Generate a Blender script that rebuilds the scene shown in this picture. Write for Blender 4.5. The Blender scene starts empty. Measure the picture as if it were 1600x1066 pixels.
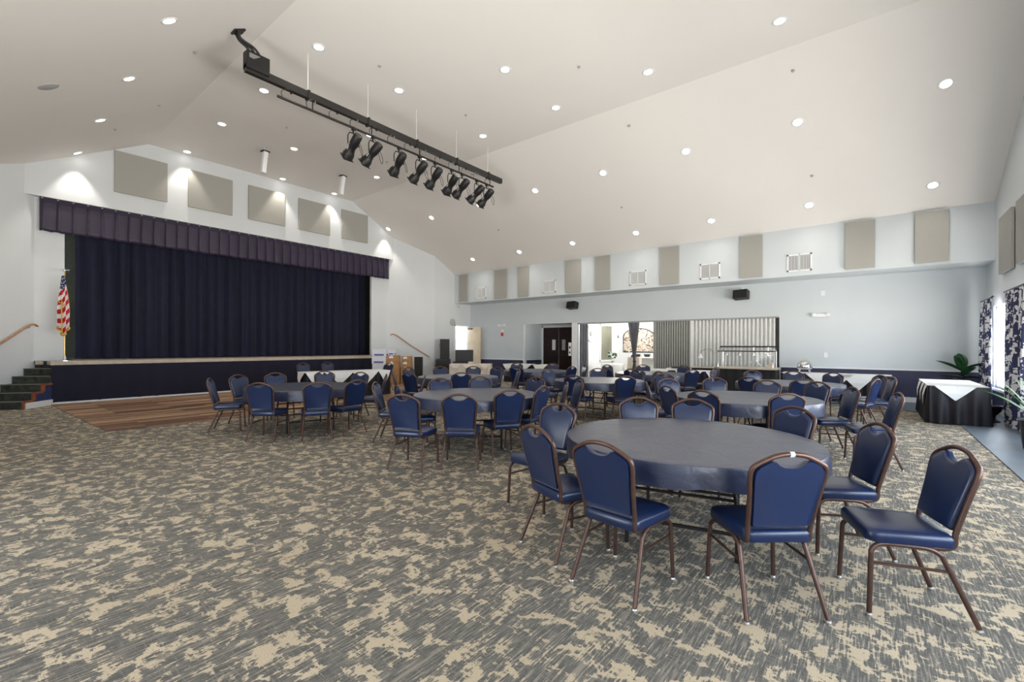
import bpy, bmesh, math, random
from mathutils import Vector, Matrix
C = bpy.context.scene.collection
S = bpy.context.scene
R = math.radians
rnd = random.Random(7)
PI = math.pi

# ---------------------------------------------------------------- camera, sky, exposure
cam_d = bpy.data.cameras.new('camera'); cam = bpy.data.objects.new('camera', cam_d); C.objects.link(cam)
cam.location = (0, 0, 1.5)
cam_d.lens = 706.95/1600*36; cam_d.sensor_width = 36; cam_d.shift_y = 7.9/1600
cam.rotation_euler = (Matrix.Rotation(.6733, 4, 'Z') @ Matrix.Rotation(R(90), 4, 'X') @ Matrix.Rotation(.0026, 4, 'Z')).to_euler()
cam_d.clip_end = 200
S.camera = cam
S.view_settings.view_transform = 'Standard'; S.view_settings.look = 'None'
S.view_settings.gamma = 1; S.view_settings.use_curve_mapping = False
S.view_settings.exposure = 0.2
w = bpy.data.worlds.new('world'); S.world = w; w.use_nodes = True
wb = w.node_tree.nodes['Background']; wb.inputs[1].default_value = 8.6
_t = w.node_tree; _tc = _t.nodes.new('ShaderNodeTexCoord'); _sp = _t.nodes.new('ShaderNodeSeparateXYZ'); _cr = _t.nodes.new('ShaderNodeValToRGB')   # pale sky; unseen ground below made extra bright to light the ceiling
_t.links.new(_tc.outputs['Generated'], _sp.inputs[0]); _mr = _t.nodes.new('ShaderNodeMapRange'); _mr.inputs[1].default_value = -1; _t.links.new(_sp.outputs[2], _mr.inputs[0])
_t.links.new(_mr.outputs[0], _cr.inputs[0]); _t.links.new(_cr.outputs[0], wb.inputs[0])
_cr.color_ramp.elements[0].position = .47; _cr.color_ramp.elements[0].color = (2.5, 2.38, 2.20, 1); _cr.color_ramp.elements[1].position = .53; _cr.color_ramp.elements[1].color = (.80, .92, 1.06, 1)
LAMP_W = 27.0      # each recessed ceiling lamp
WASH_W = 110.0      # the wall washers over the stage

# ---------------------------------------------------------------- materials
def nt(name):
    m = bpy.data.materials.new(name); m.use_nodes = True
    return m, m.node_tree, m.node_tree.nodes['Principled BSDF']
def N(t, ty, **kw):
    n = t.nodes.new(ty)
    for k, v in kw.items():
        if k.startswith('_'): setattr(n, k[1:], v)
        else:
            key = k.replace('__', ' ')
            n.inputs[int(key[1:]) if key[0] == 'i' and key[1:].isdigit() else key].default_value = v
    return n
def ramp(t, stops, interp='LINEAR'):
    n = t.nodes.new('ShaderNodeValToRGB'); n.color_ramp.interpolation = interp
    e = n.color_ramp.elements
    while len(e) < len(stops): e.new(.5)
    for i, (p, c) in enumerate(stops):
        e[i].position = p; e[i].color = (*c, 1) if len(c) == 3 else c
    return n
def plain(name, col, rough=.6, metal=0, var=.0, scale=8, bump=0, bscale=60, spec=.5, coat=0, sheen=0):
    m, t, b = nt(name)
    b.inputs['Roughness'].default_value = rough; b.inputs['Metallic'].default_value = metal
    b.inputs['Specular IOR Level'].default_value = spec
    if coat: b.inputs['Coat Weight'].default_value = coat; b.inputs['Coat Roughness'].default_value = .25
    if sheen: b.inputs['Sheen Weight'].default_value = sheen
    tc = N(t, 'ShaderNodeTexCoord')
    n = N(t, 'ShaderNodeTexNoise', Scale=scale, Detail=4.0); t.links.new(tc.outputs['Object'], n.inputs['Vector'])
    c0 = [max(0, c*(1-var)) for c in col]; c1 = [min(1, c*(1+var)) for c in col]
    r = ramp(t, [(.3, c0), (.7, c1)]); t.links.new(n.outputs['Fac'], r.inputs[0]); t.links.new(r.outputs[0], b.inputs['Base Color'])
    if bump:
        n2 = N(t, 'ShaderNodeTexNoise', Scale=bscale, Detail=6.0); t.links.new(tc.outputs['Object'], n2.inputs['Vector'])
        bp = N(t, 'ShaderNodeBump', Strength=bump, Distance=.02); t.links.new(n2.outputs['Fac'], bp.inputs['Height']); t.links.new(bp.outputs[0], b.inputs['Normal'])
    return m
def glow(name, col, s):
    m, t, b = nt(name); b.inputs['Base Color'].default_value = (*col, 1)
    b.inputs['Emission Color'].default_value = (*col, 1); b.inputs['Emission Strength'].default_value = s
    return m
M = {}
M['wall'] = plain('wall_paint', (.65, .68, .70), .7, var=.02, scale=1.2, bump=.08, bscale=160)
M['wall_back'] = plain('wall_paint_blue', (.60, .65, .68), .7, var=.02, scale=1.2, bump=.08, bscale=160)
M['ceil'] = plain('ceiling_paint', (.81, .79, .765), .75, var=.01, scale=.8)
M['white'] = plain('white_trim', (.78, .80, .81), .45, var=.02)
M['navywall'] = plain('navy_wainscot', (.035, .035, .085), .5, var=.1, scale=2)
M['panel'] = plain('acoustic_fabric', (.37, .365, .335), .9, var=.05, scale=60, bump=.2, bscale=220)
M['vinyl'] = plain('navy_vinyl', (.0035, .0155, .064), .31, var=.12, scale=6, bump=.04, bscale=420, spec=.55, coat=.2)
M['frame'] = plain('brown_metal', (.10, .055, .042), .36, metal=.5, var=.15, scale=30)
M['glide'] = plain('steel_glide', (.42, .41, .39), .35, metal=.6)
M['legs'] = plain('dark_table_leg', (.03, .025, .025), .45, metal=.5)
M['ply'] = plain('table_plywood', (.16, .10, .06), .6, var=.2)
M['black'] = plain('black_cloth', (.006, .0055, .008), .75, var=.2, sheen=.2)
M['satin'] = plain('black_satin', (.006, .005, .009), .45, var=.2, spec=.4)
M['navycloth'] = plain('navy_skirt', (.005, .0055, .022), .85, var=.2, sheen=.03)
M['velour'] = plain('navy_velour', (.0045, .0055, .026), .85, var=.25, scale=3, sheen=.05)
M['valance'] = plain('plum_valance', (.022, .013, .040), .5, var=.2, scale=3, sheen=.15)
M['linen'] = plain('white_linen', (.80, .80, .79), .7, var=.03, scale=5, bump=.1, bscale=12)
M['cream'] = plain('cream_linen', (.74, .67, .58), .75, var=.05, scale=6, bump=.15, bscale=10)
M['plastic'] = plain('black_plastic', (.006, .006, .0065), .45, var=.1)
M['grille'] = plain('dark_grille', (.012, .012, .012), .6, var=.3, scale=200)
M['grey_grille'] = plain('grey_grille', (.42, .42, .42), .6, var=.2, scale=200)
M['chrome'] = plain('chrome', (.75, .75, .76), .15, metal=1)
M['brass'] = plain('brass', (.70, .50, .20), .3, metal=1)
M['oak'] = plain('oak_rail', (.42, .22, .10), .4, var=.25, scale=20)
M['dark_door'] = plain('dark_door_wood', (.018, .006, .005), .4, var=.4, scale=5)
M['tan_door'] = plain('maple_door', (.62, .50, .34), .45, var=.1, scale=4)
M['carton'] = plain('cardboard', (.42, .23, .10), .8, var=.12, scale=5)
M['cartonwhite'] = plain('white_carton', (.70, .73, .80), .7, var=.04)
M['label'] = plain('paper_label', (.85, .85, .84), .7)
M['violet'] = plain('violet_print', (.10, .08, .30), .7)
M['leaf'] = plain('green_leaf', (.022, .085, .030), .35, var=.4, scale=12)
M['palm'] = plain('palm_leaf', (.045, .12, .025), .45, var=.3, scale=12)
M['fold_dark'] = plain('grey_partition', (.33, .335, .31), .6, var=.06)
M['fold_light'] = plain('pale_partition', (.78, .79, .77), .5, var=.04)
M['drape'] = plain('grey_drape', (.16, .165, .185), .7, var=.15, scale=3, sheen=.2)
M['stage_grey'] = plain('stage_wing_paint', (.13, .145, .125), .8, var=.1)
M['red'] = plain('alarm_red', (.5, .03, .03), .4)
M['blind'] = plain('olive_blind', (.16, .165, .12), .6, var=.1)
M['gold'] = plain('gold_fringe', (.65, .38, .05), .7, var=.3, scale=80)
M['stairtrim'] = plain('red_oak_trim', (.28, .085, .035), .5, var=.2)
M['navypaint'] = plain('navy_stair_side', (.02, .035, .12), .6, var=.1)
M['lens'] = glow('lamp_lens', (1, .97, .9), 9)
M['heat'] = glow('heat_lamp_glow', (1, .93, .82), 5)
M['print'] = plain('grey_print', (.35, .35, .36), .7)
M['tape'] = plain('white_tape', (.62, .70, .80), .5)
M['stonetop'] = plain('pale_counter', (.55, .47, .38), .4, var=.1)
def glass_mat():
    m, t, b = nt('clear_glass'); out = t.nodes['Material Output']
    tr = N(t, 'ShaderNodeBsdfTransparent'); gl = N(t, 'ShaderNodeBsdfGlossy', Roughness=.02)
    fr = N(t, 'ShaderNodeFresnel', IOR=1.35); mx = N(t, 'ShaderNodeMixShader'); ml = N(t, 'ShaderNodeMath', _operation='MULTIPLY', i1=.3)
    t.links.new(fr.outputs[0], ml.inputs[0]); t.links.new(ml.outputs[0], mx.inputs[0]); t.links.new(tr.outputs[0], mx.inputs[1]); t.links.new(gl.outputs[0], mx.inputs[2]); t.links.new(mx.outputs[0], out.inputs[0])
    return m
M['glass'] = glass_mat()
def cloth_mat():
    m, t, b = nt('navy_table_vinyl'); L = t.links.new
    tc = N(t, 'ShaderNodeTexCoord')
    n = N(t, 'ShaderNodeTexNoise', Scale=7.0, Detail=6.0, Roughness=.65); L(tc.outputs['Object'], n.inputs['Vector'])
    r = ramp(t, [(.3, (.008, .012, .036)), (.7, (.026, .038, .095))]); L(n.outputs['Fac'], r.inputs[0]); L(r.outputs[0], b.inputs['Base Color'])
    rr = ramp(t, [(.3, (.30, .30, .30)), (.7, (.42, .42, .42))]); L(n.outputs['Fac'], rr.inputs[0]); L(rr.outputs[0], b.inputs['Roughness'])
    b.inputs['Specular IOR Level'].default_value = .9; b.inputs['Coat Weight'].default_value = .45; b.inputs['Coat Roughness'].default_value = .4
    n2 = N(t, 'ShaderNodeTexNoise', Scale=9.0, Detail=6.0, Distortion=1.0); L(tc.outputs['Object'], n2.inputs['Vector'])
    bp = N(t, 'ShaderNodeBump', Strength=.22, Distance=.03); L(n2.outputs['Fac'], bp.inputs['Height']); L(bp.outputs[0], b.inputs['Normal'])
    return m
M['cloth'] = cloth_mat()
def carpet_mat(dark=False):
    m, t, b = nt('stair_carpet' if dark else 'leaf_pattern_carpet'); L = t.links.new
    b.inputs['Roughness'].default_value = .95; b.inputs['Specular IOR Level'].default_value = .1
    tc = N(t, 'ShaderNodeTexCoord')
    warp = N(t, 'ShaderNodeTexNoise', Scale=9.0, Detail=3.0); L(tc.outputs['Object'], warp.inputs['Vector'])
    ws = N(t, 'ShaderNodeVectorMath', _operation='SCALE'); ws.inputs['Scale'].default_value = .16; L(warp.outputs['Color'], ws.inputs[0])
    wa = N(t, 'ShaderNodeVectorMath', _operation='ADD'); L(tc.outputs['Object'], wa.inputs[0]); L(ws.outputs[0], wa.inputs[1])
    # leaf clusters
    big = N(t, 'ShaderNodeTexNoise', Scale=7.5, Detail=5.0, Roughness=.62, Distortion=.6); L(tc.outputs['Object'], big.inputs['Vector'])
    vo = N(t, 'ShaderNodeTexVoronoi', Scale=7.5, _feature='F1', _distance='MINKOWSKI', Exponent=.55); L(wa.outputs[0], vo.inputs['Vector'])
    star = ramp(t, [(.22, (1, 1, 1)), (.62, (0, 0, 0))]); L(vo.outputs['Distance'], star.inputs[0])
    vs = N(t, 'ShaderNodeMath', _operation='MULTIPLY', i1=.20); L(star.outputs[0], vs.inputs[0])
    fine = N(t, 'ShaderNodeTexNoise', Scale=34.0, Detail=3.0); L(tc.outputs['Object'], fine.inputs['Vector'])
    fs = N(t, 'ShaderNodeMath', _operation='MULTIPLY', i1=.30); L(fine.outputs['Fac'], fs.inputs[0])
    a1 = N(t, 'ShaderNodeMath', _operation='ADD'); L(big.outputs['Fac'], a1.inputs[0]); L(vs.outputs[0], a1.inputs[1])
    a2 = N(t, 'ShaderNodeMath', _operation='ADD'); L(a1.outputs[0], a2.inputs[0]); L(fs.outputs[0], a2.inputs[1])
    # woven streaks running along Y and X
    def streak(sx, sy, lo, hi):
        mp = N(t, 'ShaderNodeMapping'); mp.inputs['Scale'].default_value = (sx, sy, 1); L(tc.outputs['Object'], mp.inputs[0])
        s = N(t, 'ShaderNodeTexNoise', Scale=1.0, Detail=3.0, Roughness=.6); L(mp.outputs[0], s.inputs['Vector'])
        r = ramp(t, [(lo, (0, 0, 0)), (hi, (1, 1, 1))]); L(s.outputs['Fac'], r.inputs[0]); return r
    s1 = streak(95, 7, .44, .64); s2 = streak(9, 80, .50, .66)
    s3 = streak(20, .9, .60, .66)
    mx = N(t, 'ShaderNodeMath', _operation='MULTIPLY', i1=.6); L(s2.outputs[0], mx.inputs[0])
    sa = N(t, 'ShaderNodeMath', _operation='MAXIMUM'); L(s1.outputs[0], sa.inputs[0]); L(mx.outputs[0], sa.inputs[1])
    sb = sa; sa = N(t, 'ShaderNodeMath', _operation='MAXIMUM'); L(sb.outputs[0], sa.inputs[0]); s3m = N(t, 'ShaderNodeMath', _operation='MULTIPLY', i1=.85); L(s3.outputs[0], s3m.inputs[0]); L(s3m.outputs[0], sa.inputs[1])
    sm = N(t, 'ShaderNodeMath', _operation='MULTIPLY', i1=.10); L(sa.outputs[0], sm.inputs[0])
    a3 = N(t, 'ShaderNodeMath', _operation='ADD'); L(a2.outputs[0], a3.inputs[0]); L(sm.outputs[0], a3.inputs[1])
    mask = ramp(t, [(.712, (0, 0, 0)), (.760, (1, 1, 1))]); L(a3.outputs[0], mask.inputs[0])
    ground = ramp(t, [(0, (.130, .126, .115)), (.5, (.205, .193, .170)), (1, (.35, .31, .25))]); L(sa.outputs[0], ground.inputs[0])
    tone = N(t, 'ShaderNodeTexNoise', Scale=.8, Detail=3.0); L(tc.outputs['Object'], tone.inputs['Vector'])
    beige = ramp(t, [(.3, (.54, .445, .31)), (.7, (.64, .535, .39))]); L(tone.outputs['Fac'], beige.inputs[0])
    mix = N(t, 'ShaderNodeMix', _data_type='RGBA'); L(mask.outputs[0], mix.inputs[0]); L(ground.outputs[0], mix.inputs[6]); L(beige.outputs[0], mix.inputs[7])
    pile = N(t, 'ShaderNodeTexNoise', Scale=260.0, Detail=2.0); L(tc.outputs['Object'], pile.inputs['Vector'])
    pr = ramp(t, [(.25, (.62, .62, .62)), (.75, (1.25, 1.25, 1.25))]); L(pile.outputs['Fac'], pr.inputs[0])
    mul = N(t, 'ShaderNodeMix', _data_type='RGBA', _blend_type='MULTIPLY'); mul.inputs[0].default_value = 1
    L(mix.outputs[2], mul.inputs[6]); L(pr.outputs[0], mul.inputs[7])
    last = mul
    if dark:
        d = N(t, 'ShaderNodeMix', _data_type='RGBA', _blend_type='MULTIPLY'); d.inputs[0].default_value = 1; d.inputs[7].default_value = (.34, .36, .34, 1)
        L(mul.outputs[2], d.inputs[6]); last = d
    L(last.outputs[2], b.inputs['Base Color'])
    bp = N(t, 'ShaderNodeBump', Strength=.5, Distance=.01); L(pile.outputs['Fac'], bp.inputs['Height']); L(bp.outputs[0], b.inputs['Normal'])
    return m
M['carpet'] = carpet_mat(); M['stair'] = plain('stair_carpet', (.040, .044, .036), .95, var=.5, scale=9)
M['bluecarpet'] = plain('slate_blue_vinyl_floor', (.115, .145, .175), .38, var=.12, scale=3, bump=.05, bscale=80)
def wood_floor():
    m, t, b = nt('plank_floor'); L = t.links.new
    tc = N(t, 'ShaderNodeTexCoord')
    mp = N(t, 'ShaderNodeMapping'); mp.inputs['Rotation'].default_value = (0, 0, R(90)); L(tc.outputs['Object'], mp.inputs[0])
    br = N(t, 'ShaderNodeTexBrick', Scale=1.0); br.inputs['Brick Width'].default_value = 1.7; br.inputs['Row Height'].default_value = .13
    br.inputs['Mortar Size'].default_value = .003; br.inputs['Color1'].default_value = (0, 0, 0, 1); br.inputs['Color2'].default_value = (1, 1, 1, 1)
    br.inputs['Mortar'].default_value = (.2, .2, .2, 1); br.offset = .37; L(mp.outputs[0], br.inputs['Vector'])
    r = ramp(t, [(0, (.13, .068, .042)), (.3, (.24, .135, .085)), (.6, (.38, .23, .14)), (1, (.62, .42, .26))]); L(br.outputs['Color'], r.inputs[0])
    g = N(t, 'ShaderNodeMapping'); g.inputs['Scale'].default_value = (40, 1.5, 1); L(tc.outputs['Object'], g.inputs[0])
    gn = N(t, 'ShaderNodeTexNoise', Scale=1.0, Detail=4.0); L(g.outputs[0], gn.inputs['Vector'])
    gr = ramp(t, [(.3, (.75, .75, .75)), (.7, (1.15, 1.15, 1.15))]); L(gn.outputs['Fac'], gr.inputs[0])
    mul = N(t, 'ShaderNodeMix', _data_type='RGBA', _blend_type='MULTIPLY'); mul.inputs[0].default_value = 1
    L(r.outputs[0], mul.inputs[6]); L(gr.outputs[0], mul.inputs[7]); L(mul.outputs[2], b.inputs['Base Color'])
    b.inputs['Roughness'].default_value = .42
    return m
M['wood'] = wood_floor()
def floral():
    m, t, b = nt('navy_white_floral'); L = t.links.new; b.inputs['Roughness'].default_value = .8
    tc = N(t, 'ShaderNodeTexCoord')
    mp = N(t, 'ShaderNodeMapping'); mp.inputs['Scale'].default_value = (1, 1, 1); L(tc.outputs['Object'], mp.inputs[0])
    n = N(t, 'ShaderNodeTexNoise', Scale=9.0, Detail=2.0); L(mp.outputs[0], n.inputs['Vector'])
    sc = N(t, 'ShaderNodeVectorMath', _operation='SCALE'); sc.inputs['Scale'].default_value = .12; L(n.outputs['Color'], sc.inputs[0])
    ad = N(t, 'ShaderNodeVectorMath', _operation='ADD'); L(mp.outputs[0], ad.inputs[0]); L(sc.outputs[0], ad.inputs[1])
    v = N(t, 'ShaderNodeTexVoronoi', Scale=6.0, _feature='SMOOTH_F1'); L(ad.outputs[0], v.inputs['Vector'])
    v2 = N(t, 'ShaderNodeTexVoronoi', Scale=17.0); L(ad.outputs[0], v2.inputs['Vector'])
    s2 = N(t, 'ShaderNodeMath', _operation='MULTIPLY', i1=.55); L(v2.outputs['Distance'], s2.inputs[0])
    a = N(t, 'ShaderNodeMath', _operation='ADD'); L(v.outputs['Distance'], a.inputs[0]); L(s2.outputs[0], a.inputs[1])
    r = ramp(t, [(.66, (.74, .75, .78)), (.72, (.03, .035, .10))]); L(a.outputs[0], r.inputs[0]); L(r.outputs[0], b.inputs['Base Color'])
    return m
M['floral'] = floral()
def art_mat():
    m, t, b = nt('branch_art'); L = t.links.new; b.inputs['Roughness'].default_value = .5
    tc = N(t, 'ShaderNodeTexCoord'); n = N(t, 'ShaderNodeTexNoise', Scale=4.0, Detail=4.0, Distortion=2.5); L(tc.outputs['Object'], n.inputs['Vector'])
    r = ramp(t, [(.38, (.10, .08, .07)), (.47, (.45, .36, .28)), (.55, (.72, .66, .58)), (.66, (.22, .19, .17))]); L(n.outputs['Fac'], r.inputs[0]); L(r.outputs[0], b.inputs['Base Color'])
    return m
M['art'] = art_mat()
def flag_mat():
    # stripes and blue field follow the cloth's own UVs
    m, t, b = nt('striped_flag'); L = t.links.new; b.inputs['Roughness'].default_value = .6
    uv = N(t, 'ShaderNodeUVMap'); sp = N(t, 'ShaderNodeSeparateXYZ'); L(uv.outputs[0], sp.inputs[0])
    mu = N(t, 'ShaderNodeMath', _operation='MULTIPLY', i1=6.5); L(sp.outputs[1], mu.inputs[0])
    fr = N(t, 'ShaderNodeMath', _operation='FRACT'); L(mu.outputs[0], fr.inputs[0])
    gt = N(t, 'ShaderNodeMath', _operation='GREATER_THAN', i1=.5); L(fr.outputs[0], gt.inputs[0])
    st = N(t, 'ShaderNodeMix', _data_type='RGBA'); st.inputs[6].default_value = (.50, .02, .035, 1); st.inputs[7].default_value = (.80, .78, .78, 1); L(gt.outputs[0], st.inputs[0])
    a = N(t, 'ShaderNodeMath', _operation='LESS_THAN', i1=.40); L(sp.outputs[0], a.inputs[0])
    c = N(t, 'ShaderNodeMath', _operation='GREATER_THAN', i1=.46); L(sp.outputs[1], c.inputs[0])
    ac = N(t, 'ShaderNodeMath', _operation='MULTIPLY'); L(a.outputs[0], ac.inputs[0]); L(c.outputs[0], ac.inputs[1])
    vo = N(t, 'ShaderNodeTexVoronoi', Scale=16.0, Randomness=0.0); L(uv.outputs[0], vo.inputs['Vector'])
    star = ramp(t, [(.22, (.80, .80, .82)), (.27, (.02, .03, .12))]); L(vo.outputs['Distance'], star.inputs[0])
    mx = N(t, 'ShaderNodeMix', _data_type='RGBA'); L(ac.outputs[0], mx.inputs[0]); L(st.outputs[2], mx.inputs[6]); L(star.outputs[0], mx.inputs[7]); L(mx.outputs[2], b.inputs['Base Color'])
    return m
M['flag'] = flag_mat()

# ---------------------------------------------------------------- mesh helpers
class MB:
    def __init__(s): s.v = []; s.f = []; s.smooth = True
    def add(s, v, f):
        o = len(s.v); s.v += [tuple(a) for a in v]; s.f += [tuple(i+o for i in q) for q in f]; return s
    def box(s, a, b, rot=None, piv=None):
        x0, y0, z0 = a; x1, y1, z1 = b
        v = [Vector(p) for p in ((x0,y0,z0),(x1,y0,z0),(x1,y1,z0),(x0,y1,z0),(x0,y0,z1),(x1,y0,z1),(x1,y1,z1),(x0,y1,z1))]
        if rot:
            p = Vector(piv) if piv else sum(v, Vector())/8
            v = [rot @ (q-p)+p for q in v]
        return s.add(v, [(0,3,2,1),(4,5,6,7),(0,1,5,4),(1,2,6,5),(2,3,7,6),(3,0,4,7)])
    def tube(s, pts, r, n=8, cap=True, closed=False):
        pts = [Vector(p) for p in pts]; k = len(pts); up = None; rings = []
        rr = r if isinstance(r, (list, tuple)) else [r]*k
        for i, p in enumerate(pts):
            if closed: d = pts[(i+1) % k]-pts[i-1]
            else: d = pts[min(i+1, k-1)]-pts[max(i-1, 0)]
            d.normalize()
            if up is None: up = Vector((0, 0, 1)) if abs(d.z) < .9 else Vector((1, 0, 0))
            sd = d.cross(up).normalized(); up = sd.cross(d).normalized()
            rings.append([p+rr[i]*(math.cos(2*PI*(j+.5)/n)*sd+math.sin(2*PI*(j+.5)/n)*up) for j in range(n)])
        v = [q for g in rings for q in g]; f = []
        for i in range(k if closed else k-1):
            a = i*n; b = ((i+1) % k)*n
            f += [(a+j, a+(j+1) % n, b+(j+1) % n, b+j) for j in range(n)]
        if cap and not closed: f += [tuple(range(n-1, -1, -1)), tuple((k-1)*n+j for j in range(n))]
        return s.add(v, f)
    def lathe(s, prof, c=(0, 0, 0), n=24, ax=None):
        v = []; f = []; k = len(prof)
        for i, (r, z) in enumerate(prof):
            for j in range(n):
                q = Vector((r*math.cos(2*PI*j/n), r*math.sin(2*PI*j/n), z))
                if ax is not None: q = ax @ q
                v.append(q+Vector(c))
        for i in range(k-1): f += [(i*n+j, i*n+(j+1) % n, (i+1)*n+(j+1) % n, (i+1)*n+j) for j in range(n)]
        if prof[0][0] > 1e-4: f.append(tuple(range(n-1, -1, -1)))
        if prof[-1][0] > 1e-4: f.append(tuple((k-1)*n+j for j in range(n)))
        return s.add(v, f)
    def prism(s, poly, fn0, fn1):
        n = len(poly); v = [fn0(*p) for p in poly]+[fn1(*p) for p in poly]
        return s.add(v, [tuple(range(n-1, -1, -1)), tuple(range(n, 2*n))]+[(i, (i+1) % n, n+(i+1) % n, n+i) for i in range(n)])
    def grid(s, rows):
        k = len(rows[0]); v = [p for r in rows for p in r]
        return s.add(v, [(i*k+j, i*k+j+1, (i+1)*k+j+1, (i+1)*k+j) for i in range(len(rows)-1) for j in range(k-1)])
    def build(s, name, mat, parent=None, smooth=False, bevel=0, seg=2, thick=0):
        me = bpy.data.meshes.new(name); me.from_pydata([tuple(p) for p in s.v], [], s.f)
        bm = bmesh.new(); bm.from_mesh(me)
        bmesh.ops.recalc_face_normals(bm, faces=bm.faces)
        if bevel:
            ed = [e for e in bm.edges if len(e.link_faces) == 2 and e.calc_face_angle(0) > .6]
            bmesh.ops.bevel(bm, geom=ed, offset=bevel, segments=seg, profile=.6, affect='EDGES', clamp_overlap=True)
        bm.to_mesh(me); bm.free()
        if smooth:
            for p in me.polygons: p.use_smooth = True
            me.set_sharp_from_angle(angle=R(50))
        me.materials.append(mat)
        o = bpy.data.objects.new(name, me); C.objects.link(o)
        if parent: o.parent = parent
        if thick:
            md = o.modifiers.new('thickness', 'SOLIDIFY'); md.thickness = thick
        return o
def tag(o, label, cat, group=None, kind=None):
    if label: o['label'] = label
    if cat: o['category'] = cat
    if group: o['group'] = group
    if kind: o['kind'] = kind
    return o
def thing(name, label, cat, loc=(0, 0, 0), rz=0, group=None, kind=None):
    o = bpy.data.objects.new(name, None); C.objects.link(o); o.location = loc; o.rotation_euler = (0, 0, rz); o.empty_display_size = .2
    return tag(o, label, cat, group, kind)
def struct(o, label=None):
    o['kind'] = 'structure'
    if label: o['label'] = label; o['category'] = o.name.split('.')[0].split('_')[0]
    return o
KIDS = {}
def dup(root, loc, rz, label, group=None):
    def cp(o, par):
        c = o.copy(); C.objects.link(c)
        if par: c.parent = par
        for k in [x for x in o.children]: cp(k, c)
        return c
    r = cp(root, None); r.location = loc; r.rotation_euler = (0, 0, rz); r['label'] = label
    if group: r['group'] = group
    return r
def spline(pts, n=6):
    pts = [Vector(p) for p in pts]; out = []
    P = [pts[0]]+pts+[pts[-1]]
    for i in range(1, len(P)-2):
        for k in range(n):
            t = k/n; a, b, c, d = P[i-1], P[i], P[i+1], P[i+2]
            out.append(.5*((2*b)+(c-a)*t+(2*a-5*b+4*c-d)*t*t+(3*b-a-3*c+d)*t**3))
    out.append(pts[-1]); return out

# ---------------------------------------------------------------- room shell
XW, XB, XP, XR = -15.58, -16.77, -16.95, 2.21
YS, YB = 15.14, 16.21
ZT, MS, Y1, Y2 = 7.45, .546, 3.76, 10.44
YN = -2.6                                             # wall behind the camera
def zc(y): return ZT-MS*(y-Y2) if y > Y2 else (ZT-MS*(Y1-y) if y < Y1 else ZT)
ZSOF = 3.52
T = .12
# floors
def slab(name, x0, y0, x1, y1, z, mat, t=.02):
    return MB().box((x0, y0, z-t), (x1, y1, z)).build(name, mat)
fl = slab('floor', -16.06, YN, XR, YB+1.5, 0, M['carpet'], .05); struct(fl, 'leaf-patterned beige and slate carpet of the hall')
tri = MB().add([(-16.05, 1.65, .002), (-10.3, 1.75, .002), (-10.3, 12.2, .002), (-16.05, 12.2, .002), (-16.05, 1.65, .012), (-10.3, 1.75, .012), (-10.3, 12.2, .012), (-16.05, 12.2, .012)],
               [(0,3,2,1),(4,5,6,7),(0,1,5,4),(1,2,6,5),(2,3,7,6),(3,0,4,7)])
struct(tri.build('floor_wood', M['wood']), 'wooden plank dance floor before the stage')
struct(MB().box((1.32, YN, .002), (XR, 14.0, .012)).box((-3.2, 14.0, .002), (XR, YB, .012)).build('floor_border', M['bluecarpet']), 'slate blue floor strip along the window wall')
struct(slab('floor_annex', -10.4, YB+1.4, 2, 20.2, -.001, M['carpet'], .05))
# ceiling: north slope, flat, south slope, one folded slab
prof = [(YN-.1, zc(YN-.1)), (Y1, ZT), (Y2, ZT), (YS+.05, zc(YS+.05))]
mb = MB(); x0, x1 = -17.1, XR+.1
v = [(x0, y, z) for y, z in prof]+[(x1, y, z) for y, z in prof]+[(x0, y, z+.15) for y, z in prof]+[(x1, y, z+.15) for y, z in prof]
f = [(i, i+1, 4+i+1, 4+i) for i in range(3)]+[(8+i, 12+i, 12+i+1, 8+i+1) for i in range(3)]
f += [(0, 1, 9, 8), (1, 2, 10, 9), (2, 3, 11, 10), (4, 12, 13, 5), (5, 13, 14, 6), (6, 14, 15, 7), (0, 8, 12, 4), (3, 7, 15, 11)]
struct(mb.add(v, f).build('ceiling', M['ceil']), 'tall vaulted ceiling with a flat middle')
# stage wall: bulkhead, splayed sides, flats
def vwall(name, pts, z0, z1s, mat, th=.12):
    """vertical wall following plan points, thickness away from the room (-X side); z1s = top heights"""
    mb = MB()
    for i in range(len(pts)-1):
        a, b = Vector((*pts[i], 0)), Vector((*pts[i+1], 0)); n = (b-a).cross(Vector((0, 0, 1))).normalized()*th
        za, zb = z1s[i], z1s[i+1]
        q = [a, b, b+n, a+n]
        vv = [Vector((p.x, p.y, z0)) for p in q]+[Vector((q[0].x, q[0].y, za)), Vector((q[1].x, q[1].y, zb)), Vector((q[2].x, q[2].y, zb)), Vector((q[3].x, q[3].y, za))]
        mb.add(vv, [(0,3,2,1),(4,5,6,7),(0,1,5,4),(1,2,6,5),(2,3,7,6),(3,0,4,7)])
    return mb.build(name, mat)
E_ = .05
# bulkhead over the stage
poly = [(1.25-.0, 5.34), (12.5, 5.34), (12.5, zc(12.5)+E_), (Y2, ZT+E_), (Y1, ZT+E_), (1.25, zc(1.25)+E_)]
bulk = MB().prism(poly, lambda y, z: (XB, y, z), lambda y, z: (XP-.02, y, z))
struct(bulk.build('wall_stage_bulkhead', M['wall']), 'white bulkhead over the stage opening')
# proscenium flats beside the opening
struct(MB().box((XP-.12, .9, 0), (XP, 2.0, 5.6)).build('wall_stage_left', M['wall']))
struct(MB().box((XP-.12, 11.5, 0), (XP, 12.75, 5.6)).build('wall_stage_right', M['wall']))
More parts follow.
